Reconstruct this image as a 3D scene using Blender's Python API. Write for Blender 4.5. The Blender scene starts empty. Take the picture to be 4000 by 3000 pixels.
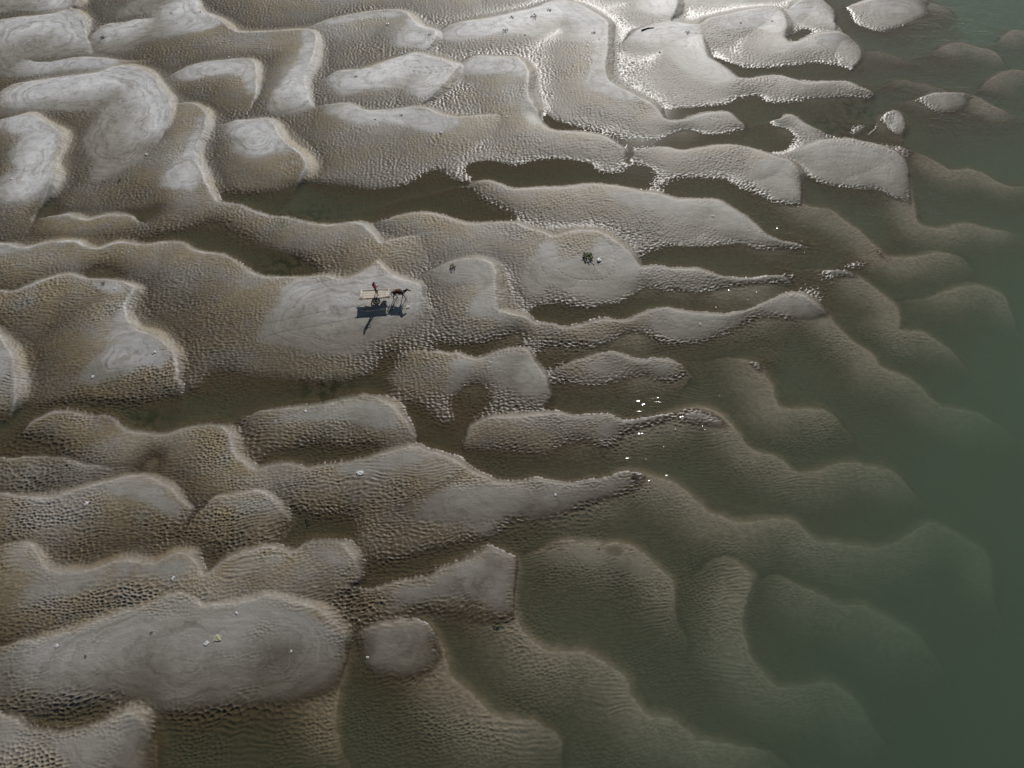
import bpy, bmesh, math, random
import numpy as np
from mathutils import Vector, Matrix

R = math.radians
random.seed(7)
rng = np.random.default_rng(11)
sc = bpy.context.scene
C = sc.collection

# ------------------------------------------------------------------ camera, sky, sun, exposure
CAM_H, PITCH, F4 = 55.0, R(54.0), 2830.0            # drone height, downward pitch, focal length in 4000-px units
SUN_EL, SUN_AZ = R(31.6), R(11.5)                    # azimuth measured from +y towards +x
cam = bpy.data.cameras.new('camera')
cam_o = bpy.data.objects.new('camera', cam); C.objects.link(cam_o)
cam_o.location = (0, 0, CAM_H); cam_o.rotation_euler = (math.pi / 2 - PITCH, 0, 0)
cam.sensor_width = 36.0; cam.lens = F4 / 4000 * 36; cam.clip_end = 5000
sc.camera = cam_o

world = bpy.data.worlds.new('World'); sc.world = world; world.use_nodes = True
wn = world.node_tree.nodes; wl = world.node_tree.links
bg = wn['Background']; sky = wn.new('ShaderNodeTexSky'); sky.sky_type = 'NISHITA'; sky.sun_disc = False
sky.sun_elevation = SUN_EL; sky.sun_rotation = SUN_AZ
sky.air_density = 1.0; sky.dust_density = 0.8; sky.ozone_density = 1.5
wl.new(sky.outputs[0], bg.inputs[0]); bg.inputs[1].default_value = 0.055

sun = bpy.data.lights.new('sun', 'SUN'); sun.energy = 5.0; sun.angle = R(0.55); sun.color = (1.0, 0.965, 0.915)
sun_o = bpy.data.objects.new('sun', sun); C.objects.link(sun_o)
sdir = Vector((math.sin(SUN_AZ) * math.cos(SUN_EL), math.cos(SUN_AZ) * math.cos(SUN_EL), math.sin(SUN_EL)))
sun_o.rotation_euler = sdir.to_track_quat('Z', 'Y').to_euler(); sun_o.location = (20, 90, 80)

vs = sc.view_settings; vs.view_transform = 'Standard'; vs.look = 'None'; vs.exposure = -0.20; vs.gamma = 1.0
sc.render.engine = 'CYCLES'
cy = sc.cycles
cy.use_denoising = True; cy.max_bounces = 6; cy.transparent_max_bounces = 8; cy.volume_bounces = 0
cy.diffuse_bounces = 2; cy.glossy_bounces = 2; cy.sample_clamp_indirect = 4.0

# ------------------------------------------------------------------ survey helpers
K = 4000.0 / 2212.0                                  # the survey below is noted on a 2212-wide print of the site
FW = np.array([0, math.cos(PITCH), -math.sin(PITCH)]); UP = np.array([0, math.sin(PITCH), math.cos(PITCH)])
def ground(pts, z=0.0):
    p = np.asarray(pts, float) * K
    u = (p[:, 0] - 2000) / F4; v = (p[:, 1] - 1500) / F4
    d = FW[None] - UP[None] * v[:, None]; d[:, 0] += u
    t = (z - CAM_H) / d[:, 2]
    return np.stack([d[:, 0] * t, d[:, 1] * t], 1)
def g1(x, y, z=0.0):
    q = ground([(x, y)], z)[0]; return float(q[0]), float(q[1])

# value / gradient noise -------------------------------------------------------------------------
_P = rng.integers(0, 65536, 65536)
_GA = rng.random(65536) * 2 * np.pi
_GX, _GY = np.cos(_GA).astype(np.float32), np.sin(_GA).astype(np.float32)
def _h(i, j, s): return _P[(_P[(i + s * 7919) & 65535] + j) & 65535]
def perlin(x, y, s=0):
    xi = np.floor(x).astype(np.int64); yi = np.floor(y).astype(np.int64)
    fx = (x - xi).astype(np.float32); fy = (y - yi).astype(np.float32)
    ux = fx * fx * fx * (fx * (fx * 6 - 15) + 10); uy = fy * fy * fy * (fy * (fy * 6 - 15) + 10)
    def g(i, j):
        k = _h(xi + i, yi + j, s); return _GX[k] * (fx - i) + _GY[k] * (fy - j)
    a = g(0, 0); b = g(1, 0); c = g(0, 1); d = g(1, 1)
    return (a + (b - a) * ux) * (1 - uy) + (c + (d - c) * ux) * uy
def fbm(x, y, o=4, s=0, gain=0.5):
    r = 0; a = 1.0; t = 0
    for k in range(o):
        r = r + a * perlin(x, y, s + k); t += a; a *= gain; x = x * 2.03 + 17.3; y = y * 2.03 - 9.1
    return r / t * 1.6
_JX = rng.random(65536).astype(np.float32); _JY = rng.random(65536).astype(np.float32); _JV = rng.random(65536).astype(np.float32)
def pits(x, y, s=0):
    """scooped current ripples: smooth cellular field, ~1 on the ridges and 0 in the pit of each cell"""
    xi = np.floor(x).astype(np.int64); yi = np.floor(y).astype(np.int64)
    f1 = np.full(x.shape, 9., np.float32); f2 = np.full(x.shape, 9., np.float32)
    for j in (-1, 0, 1):
        for i in (-1, 0, 1):
            k = _h(xi + i, yi + j, s)
            dx = (xi + i + 0.12 + 0.76 * _JX[k] - x).astype(np.float32); dy = (yi + j + 0.12 + 0.76 * _JY[k] - y).astype(np.float32)
            d = np.sqrt(dx * dx + dy * dy) * (0.8 + 0.4 * _JV[k])
            m = d < f1
            f2 = np.where(m, f1, np.minimum(f2, d)); f1 = np.where(m, d, f1)
    e = f2 - f1
    return np.clip(f1 * 1.1, 0, 1) * 0.55 + 0.45 * np.exp(-e * e * 14)
def sstep(a, b, x):
    t = np.clip((x - a) / (b - a), 0, 1); return t * t * (3 - 2 * t)
# colours of the sand (linear)
SAND_A, SAND_B = (0.240, 0.221, 0.194), (0.320, 0.298, 0.268)
STAIN_A, STAIN_B = (0.220, 0.178, 0.110), (0.288, 0.236, 0.150)
PALE_A, PALE_B = (0.270, 0.249, 0.217), (0.640, 0.632, 0.615)
RING_C, RING_D = (0.165, 0.152, 0.130), (0.250, 0.232, 0.208)
MOIST_VIGNETTE = (0.76, 0.72, 0.66)
DAMP_SHADE = (0.37, 0.34, 0.28)
WATER_ABS, WATER_SCA = 0.50, 0.27
# ------------------------------------------------------------------ survey of the bar: brink lines, slip face on the left of travel
CREST = {
'a1': [(-20,45),(0,42),(37,39),(75,37),(120,31),(140,24),(155,22),(170,30),(180,45),(184,65),(186,80)],
'a2': [(174,-20),(172,0),(163,12),(150,20)],
'a3': [(424,-20),(425,0),(427,20),(445,32),(470,42),(490,57),(510,71),(553,72),(603,70),(640,67),(663,67),(678,71),(683,85),(680,107),(673,132),(663,155),(657,175),(663,200),(670,217),(677,226)],
'a3b': [(197,74),(217,60),(245,54),(270,51),(300,42),(325,37)],
'a4': [(67,131),(105,137),(140,131),(175,127),(212,130),(250,132),(290,130)],
'a5': [(-20,208),(0,200),(32,185),(70,179),(125,171),(175,165),(212,160),(237,152),(262,145),(282,145),(302,150),(322,160),(340,178),(352,197),(362,210),(368,225),(367,250),(358,275),(338,305)],
'a6': [(370,221),(390,220),(410,221),(430,230),(443,243),(446,262),(442,283),(430,305),(422,330),(425,350),(435,370),(443,390),(452,412),(463,427),(472,435),(497,438),(520,441),(538,450),(553,457),(578,465),(615,468),(640,474),(665,481),(703,486),(740,483),(765,480),(780,483),(793,495),(805,507),(814,517),(822,525),(840,520),(873,511),(903,504),(940,499)],
'a7': [(-20,262),(0,256),(30,252),(60,246),(75,251),(95,265),(112,275),(130,287),(131,300),(122,322),(112,345),(110,357),(115,375),(112,392),(102,415),(85,440),(68,468)],
'a8': [(355,166),(390,152),(425,140),(462,134),(512,129),(537,128),(548,133),(553,145),(553,170),(553,200),(545,215)],
'a9': [(480,265),(512,259),(530,261),(553,260),(573,259),(585,264),(595,277),(603,295),(615,310),(635,325),(653,340),(660,355),(659,367),(648,385),(628,408)],
'a10': [(660,58),(683,52),(703,46),(733,39),(765,32),(803,26),(833,23),(858,24),(875,29),(888,40),(898,52),(913,61),(935,67),(942,72),(938,85),(923,102),(910,112)],
'a11': [(703,165),(728,155),(753,154),(778,155),(803,147),(828,137),(853,129),(875,122),(893,116),(913,119),(928,124),(953,129),(975,137),(985,139),(987,145),(975,162),(958,182),(938,200),(923,212),(908,222)],
'a12': [(988,138),(1008,127),(1033,121),(1065,124),(1106,125),(1121,130),(1133,142),(1140,155),(1140,175),(1139,197),(1142,215),(1153,230),(1162,245),(1171,265),(1183,277),(1206,284),(1246,285),(1286,289),(1306,295),(1326,305),(1343,315),(1356,324)],
'a13': [(943,70),(963,60),(978,54),(998,50),(1028,47),(1065,41),(1090,35),(1106,30),(1136,24),(1168,14),(1188,5),(1206,2),(1226,4),(1246,9),(1266,20),(1286,32),(1303,42),(1313,52),(1313,75),(1312,105),(1308,130),(1306,155),(1311,172),(1323,185),(1346,197),(1376,212),(1406,227),(1423,240),(1431,252),(1443,259),(1461,260),(1481,256),(1501,249),(1526,244),(1551,242),(1571,241),(1581,246),(1596,257),(1611,268),(1610,276)],
'a14': [(678,226),(703,225),(728,224),(748,224),(765,231),(780,240),(803,242),(828,241),(853,239),(878,235),(895,233),(913,235),(933,242),(953,251),(978,256),(1003,255),(1040,250),(1078,245),(1110,240)],
'a15': [(1346,87),(1366,72),(1386,62),(1411,54),(1436,49),(1456,49),(1476,52),(1496,54),(1511,54),(1521,49),(1536,41),(1568,35),(1606,26),(1636,22),(1659,20),(1680,22),(1692,30),(1697,42),(1700,57),(1694,75),(1699,85),(1709,92),(1726,89),(1744,80),(1764,74),(1789,71),(1809,70),(1829,74),(1844,81),(1854,90),(1862,100),(1864,110),(1859,125),(1846,140)],
'a15b': [(1511,56),(1518,80),(1521,100),(1528,120),(1536,128),(1556,139),(1574,152),(1588,165),(1606,170),(1626,169),(1659,160),(1679,160),(1692,164),(1709,170),(1726,175),(1744,179),(1764,179),(1784,176),(1809,174),(1829,174),(1842,180),(1854,187),(1872,192),(1885,195),(1889,200),(1885,212)],
'a16': [(1699,20),(1714,11),(1734,2),(1759,0),(1771,2),(1789,12),(1799,19),(1804,30),(1804,45)],
'a16b': [(1829,10),(1859,4),(1895,-1),(1960,-4),(2000,-2),(2040,8),(2060,20),(2066,35)],
'a17t': [(1464,-20),(1463,0),(1461,15),(1456,32),(1450,42)],
'a17': [(1364,326),(1372,322),(1396,320),(1416,316),(1433,315),(1451,319),(1473,325),(1496,321),(1526,316),(1556,312),(1581,312),(1606,314),(1631,320),(1659,332),(1679,341),(1699,346),(1709,352),(1719,362),(1727,377),(1729,395),(1730,427),(1739,437),(1759,443),(1779,445),(1794,448),(1809,456),(1819,465),(1832,475),(1844,482),(1859,492),(1872,505),(1884,516),(1902,535),(1912,545),(1922,551),(1947,552),(1972,550),(1997,546),(2017,540),(2034,538),(2059,540),(2084,547),(2099,557),(2109,570),(2113,585)],
'a18': [(1699,325),(1724,319),(1754,309),(1784,301),(1809,300),(1834,301),(1859,306),(1884,311),(1909,319),(1929,327),(1947,339),(1957,350),(1963,362),(1964,382),(1970,405),(1977,440),(1980,460),(1984,472),(1994,480),(2014,486),(2034,488),(2051,485),(2069,477),(2089,475),(2109,478),(2134,485),(2159,488),(2189,490),(2212,497),(2250,510)],
'a19': [(1960,314),(1979,320),(1996,327),(2021,342),(2046,357),(2059,362),(2084,361),(2109,361),(2134,370),(2159,385),(2184,395),(2212,392),(2250,386)],
'a20': [(1885,278),(1904,254),(1914,242),(1929,236),(1941,237),(1951,247),(1956,260),(1957,280),(1954,292)],
'a21': [(1940,222),(1959,214),(1979,210),(2004,202),(2029,197),(2059,197),(2084,197),(2096,200),(2121,207),(2146,222),(2171,232),(2196,242),(2235,258)],
'a22': [(2121,185),(2134,172),(2159,155),(2184,146),(2212,145),(2250,147)],
'a23': [(2004,112),(2021,105),(2046,92),(2071,86),(2096,89),(2121,97),(2144,102),(2164,115),(2174,127),(2184,140)],
'a24': [(1864,105),(1896,107),(1924,115),(1946,122),(1971,130)],
'a25': [(1899,185),(1929,172),(1954,169),(1974,174),(2009,180),(2034,187),(2059,194),(2090,195)],
'a26': [(2159,82),(2179,67),(2196,59),(2212,60),(2250,66)],
'a27': [(1684,252),(1704,246),(1719,250),(1734,262),(1751,272),(1771,276),(1789,283)],
'b30': [(1010,396),(1025,392),(1043,387),(1063,390),(1083,397),(1106,407),(1136,407),(1168,405),(1206,405),(1231,402),(1261,397),(1281,397),(1306,399),(1331,402),(1356,407),(1381,414),(1418,420),(1448,427),(1466,431),(1501,430),(1541,430),(1561,436),(1581,450),(1606,463),(1631,482),(1659,507),(1679,515),(1696,520),(1721,522),(1750,528)],
'b31': [(1739,577),(1772,576),(1799,580),(1834,587),(1859,595),(1877,605),(1897,620),(1919,637),(1939,655),(1947,675),(1946,705),(1964,708),(1997,710),(2017,719),(2039,732),(2064,747),(2089,767),(2109,785),(2129,805)],
'b32': [(918,587),(938,577),(963,568),(990,562),(1015,560),(1035,560),(1053,566),(1065,577),(1070,595),(1069,620),(1070,645),(1074,662),(1080,672),(1106,680),(1126,683),(1139,687),(1156,697),(1181,696),(1199,700),(1219,707),(1246,703),(1271,696),(1301,689),(1321,690),(1356,691),(1376,681),(1401,670),(1421,665),(1441,663),(1461,667),(1481,672),(1506,676),(1541,677),(1571,678),(1594,673),(1619,668),(1631,662),(1659,650),(1679,640),(1696,633),(1716,632),(1731,637),(1749,647),(1769,660),(1784,670),(1796,680),(1804,690),(1816,705),(1834,722),(1849,735),(1869,747),(1881,753),(1894,765),(1901,780),(1909,787),(1929,795),(1959,805),(1984,818),(2004,832),(2021,850),(2039,860),(2059,865),(2097,871),(2134,877),(2171,892),(2212,917),(2250,940)],
'b33': [(1947,642),(1972,637),(1997,639),(2022,632),(2047,623),(2072,615),(2097,610),(2117,608),(2139,612),(2159,618),(2174,625),(2182,637),(2192,655),(2204,672),(2215,690),(2245,720)],
'b34': [(835,472),(853,466),(883,460),(910,458),(935,461),(953,466),(978,475),(995,480),(1015,482),(1040,481),(1073,479),(1106,481),(1126,487),(1144,495),(1161,498),(1176,505),(1189,511),(1201,510),(1219,506),(1239,501),(1261,499),(1286,501),(1304,506),(1319,515),(1336,527),(1354,542),(1366,555),(1376,567),(1386,576),(1396,577),(1416,573),(1429,573),(1439,577),(1456,581),(1481,581),(1511,581),(1526,585),(1541,590),(1556,596),(1581,599),(1606,600),(1631,599),(1644,596),(1659,593),(1679,591),(1694,593),(1706,601),(1709,607)],
'b36': [(-20,622),(0,625),(15,629),(35,627),(60,618),(100,605),(140,593),(165,594),(185,601),(220,601),(245,604),(265,610),(280,617),(291,623),(287,632),(277,647),(270,665),(272,685),(280,702),(295,715),(312,722),(327,725),(345,737),(360,750),(372,762),(379,775),(381,795),(382,815)],
'b37': [(-20,522),(0,525),(20,528),(42,536),(60,537),(82,532),(105,526),(130,523),(160,523),(175,527),(187,535),(205,538),(220,535),(240,528),(265,524),(295,527),(325,527),(350,522),(370,520),(390,522),(405,530),(425,541),(450,545),(475,547),(495,555),(515,567),(532,581),(553,593),(583,598),(628,599),(665,598),(690,597),(713,600),(738,606),(760,600),(783,590),(800,577),(813,565),(823,575),(835,587),(853,599),(875,607),(900,612),(908,625),(913,637),(920,650),(930,662)],
'b39': [(95,468),(112,466),(135,466),(155,468),(170,473),(185,477),(207,473),(235,467),(260,465),(277,465),(290,470),(300,478),(312,479)],
'b40': [(928,757),(943,756),(963,761),(978,763),(993,763),(1010,771),(1025,776),(1043,770),(1065,761),(1090,752),(1106,751),(1123,750),(1136,755),(1146,765),(1151,777),(1161,790),(1171,802),(1177,815),(1183,829),(1191,850),(1185,865),(1175,875)],
'b41': [(1189,800),(1211,787),(1236,778),(1261,772),(1281,767),(1301,761),(1321,759),(1339,761),(1351,767),(1366,775),(1386,777),(1406,776),(1426,774),(1441,775),(1461,780),(1476,787),(1491,800),(1496,810),(1488,820)],
'b42': [(1531,775),(1556,768),(1581,767),(1606,771),(1626,777),(1644,792),(1659,812),(1670,825),(1674,845),(1681,864),(1692,877),(1709,879),(1742,878),(1772,877),(1789,881),(1809,892),(1829,912),(1847,929),(1854,940),(1850,955)],
'c43': [(1005,950),(1013,925),(1030,910),(1055,903),(1090,902),(1131,900),(1156,897),(1181,893),(1201,891),(1221,894),(1241,899),(1266,898),(1291,896),(1311,895),(1326,899),(1341,907),(1356,909),(1371,907),(1394,902),(1421,896),(1451,888),(1481,879),(1506,875),(1526,876),(1544,882),(1561,894),(1581,912),(1596,929),(1606,944),(1619,959),(1634,969),(1659,977),(1674,979),(1692,987),(1709,1002),(1721,1011),(1742,1014),(1764,1013),(1784,1006),(1809,997),(1834,992),(1854,991),(1872,996),(1889,1001),(1924,1002),(1944,1009),(1959,1022),(1979,1039),(1999,1057),(2019,1074),(2031,1087),(2036,1104)],
'c45': [(50,925),(75,905),(105,891),(120,888),(150,888),(165,892),(180,897),(200,897),(225,897),(240,903),(252,915),(265,926),(280,931),(305,935),(330,938),(355,938),(375,932),(400,925),(425,919),(450,917),(467,918),(482,926),(494,937),(500,952),(502,970),(515,990),(527,1002),(553,1014),(573,1008),(595,1002),(618,1000),(635,1002),(650,1008),(660,1011),(683,1008),(713,1003),(743,999),(773,994),(798,987),(823,980),(848,976),(873,969),(898,966),(913,971),(938,976),(963,985),(983,995),(1003,1007),(1021,1020),(1043,1027),(1063,1037),(1086,1043),(1106,1043),(1126,1039),(1141,1037),(1161,1034),(1176,1036),(1191,1041),(1206,1044),(1226,1046),(1246,1044),(1266,1038),(1286,1036),(1311,1032),(1331,1024),(1351,1017),(1371,1016),(1388,1019),(1411,1026),(1433,1031),(1456,1038),(1473,1049),(1486,1059),(1499,1072),(1516,1087),(1531,1101),(1541,1107),(1564,1112),(1581,1119),(1596,1123),(1626,1123),(1644,1119),(1659,1117),(1689,1117),(1714,1117),(1729,1122),(1742,1137),(1759,1152),(1772,1159),(1797,1163),(1834,1166),(1872,1169),(1904,1172),(1929,1167),(1954,1157),(1979,1144),(2004,1127),(2024,1117),(2039,1114),(2054,1122),(2079,1134),(2109,1147),(2134,1162),(2152,1177),(2162,1194),(2164,1219),(2168,1244),(2174,1269),(2184,1294),(2199,1317),(2225,1350)],
'c47': [(540,893),(560,886),(603,882),(640,878),(683,875),(713,871),(743,861),(768,855),(788,853),(810,857),(823,864),(838,874),(855,887),(868,900),(878,914),(888,927),(897,940),(897,955),(898,966)],
'c48': [(-20,690),(-5,715),(0,727),(12,747),(22,760),(28,772),(30,795),(35,815),(35,830),(34,850),(31,867),(22,884),(10,902),(-5,910)],
'c49': [(-20,987),(0,987),(37,988),(62,986),(100,986),(130,989),(150,994),(175,1002),(200,1007),(225,1008),(250,1007),(275,1006),(297,1010),(301,1022)],
'c50': [(-20,1058),(0,1062),(25,1068),(50,1073),(80,1076),(105,1077),(130,1072),(160,1062),(190,1052),(220,1046),(245,1038),(270,1031),(295,1026),(310,1027),(327,1034),(350,1044),(367,1054),(380,1067),(390,1079),(405,1089),(414,1093),(408,1105),(398,1120)],
'c51': [(437,1095),(450,1080),(470,1071),(495,1071),(520,1066),(553,1062),(568,1064),(583,1074),(598,1087),(608,1099),(618,1112),(625,1122),(623,1137),(613,1154),(607,1169),(607,1180)],
'c52': [(-20,1182),(0,1177),(20,1171),(40,1169),(57,1172),(70,1182),(77,1194),(85,1209),(95,1224),(107,1233),(125,1237),(150,1237),(180,1234),(210,1229),(235,1219),(257,1213),(282,1212),(305,1217),(325,1219),(345,1214),(365,1204),(385,1197),(400,1197),(412,1204),(422,1217),(430,1232),(440,1242),(465,1224),(490,1207),(520,1197),(545,1190),(575,1182),(605,1183),(625,1192),(640,1188),(655,1175),(680,1167),(720,1168),(738,1175),(753,1190),(763,1205),(773,1225),(778,1240),(770,1255),(755,1265)],
'c54': [(788,1270),(815,1268),(833,1264),(853,1258),(878,1253),(908,1250),(928,1246),(943,1235),(963,1225),(985,1217),(1015,1207),(1038,1195),(1053,1190),(1073,1192),(1093,1200),(1107,1205),(1110,1215),(1110,1235),(1108,1255),(1107,1280),(1108,1310),(1112,1328),(1121,1349),(1136,1369),(1151,1387),(1166,1394),(1184,1404),(1206,1405),(1246,1405),(1266,1408),(1286,1417),(1311,1432),(1331,1444),(1351,1457),(1358,1469),(1361,1487),(1368,1504),(1381,1522),(1396,1537),(1411,1545),(1438,1548),(1463,1554),(1481,1569),(1501,1582),(1511,1594),(1543,1599),(1590,1606),(1659,1614),(1679,1619),(1704,1634),(1719,1650),(1735,1690)],
'c55': [(1111,1201),(1126,1197),(1146,1189),(1168,1182),(1188,1172),(1206,1166),(1221,1163),(1246,1166),(1276,1168),(1311,1171),(1343,1171),(1366,1176),(1381,1184),(1398,1197),(1411,1212),(1428,1227),(1443,1239),(1453,1250),(1456,1264),(1458,1289),(1461,1319),(1466,1339),(1478,1359),(1486,1374),(1486,1394),(1481,1409)],
'c56': [(1506,1234),(1521,1219),(1541,1204),(1563,1198),(1583,1199),(1601,1209),(1616,1224),(1628,1239),(1628,1252),(1618,1282),(1610,1309),(1608,1339),(1613,1364),(1621,1394),(1631,1419),(1646,1437),(1659,1452),(1674,1467),(1692,1477),(1730,1476),(1772,1469),(1794,1464),(1814,1467),(1839,1482),(1864,1499),(1884,1519),(1899,1542),(1914,1567),(1934,1587),(1954,1607),(1980,1640)],
'c58': [(1640,1245),(1665,1235),(1690,1234),(1719,1249),(1739,1259),(1769,1269),(1794,1282),(1819,1294),(1839,1297),(1864,1295),(1884,1297),(1899,1304),(1924,1319),(1954,1334),(1984,1347),(2004,1359),(2021,1377),(2044,1399),(2064,1422),(2084,1452),(2100,1480)],
'c61': [(748,1372),(768,1366),(788,1359),(810,1352),(835,1347),(858,1343),(885,1344),(903,1343),(918,1349),(930,1359),(940,1372),(948,1387),(955,1402),(960,1422),(968,1444),(978,1467),(993,1479),(1013,1492),(1028,1509),(1043,1527),(1053,1539),(1073,1548),(1106,1552),(1136,1555),(1156,1557),(1168,1564),(1186,1574),(1201,1584),(1211,1597),(1214,1614),(1214,1644),(1211,1690)],
'c62': [(-20,1400),(0,1395),(20,1389),(42,1383),(80,1382),(107,1377),(140,1369),(175,1359),(210,1345),(240,1334),(270,1324),(305,1314),(332,1304),(350,1295),(360,1289),(380,1284),(400,1285),(415,1293),(425,1303),(437,1310),(457,1309),(480,1305),(505,1305),(527,1302),(553,1295),(568,1290),(590,1289),(610,1293),(633,1299),(658,1307),(683,1317),(703,1325),(715,1339),(725,1354),(735,1367),(743,1377),(742,1399),(739,1424),(735,1449),(730,1482),(725,1507),(721,1540),(722,1570),(728,1607),(735,1629),(750,1649),(775,1690)],
'c63': [(-20,1528),(0,1540),(20,1552),(45,1567),(70,1578),(100,1582),(130,1582),(160,1578),(190,1569),(215,1563),(240,1555),(260,1548),(275,1541),(290,1545),(305,1560),(315,1575),(322,1590),(327,1607),(332,1632),(337,1690)],
'c64': [(863,1105),(903,1077),(940,1062),(978,1042),(1003,1030),(1018,1023)],
# bars just beyond the view
'o1': [(200,-40),(330,-55),(480,-52),(600,-35),(720,-30),(860,-48),(960,-40),(1010,-20)],
'o2': [(1050,-38),(1180,-60),(1300,-58),(1400,-40),(1520,-50),(1650,-45)],
'o3': [(-260,330),(-160,300),(-80,310),(-50,360),(-60,430)],
'o4': [(-280,800),(-190,760),(-100,770),(-60,830),(-70,900)],
'o5': [(-300,1290),(-200,1250),(-110,1265),(-60,1330),(-40,1380)],
'o6': [(300,1740),(420,1715),(560,1720),(640,1760)],
}
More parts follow.
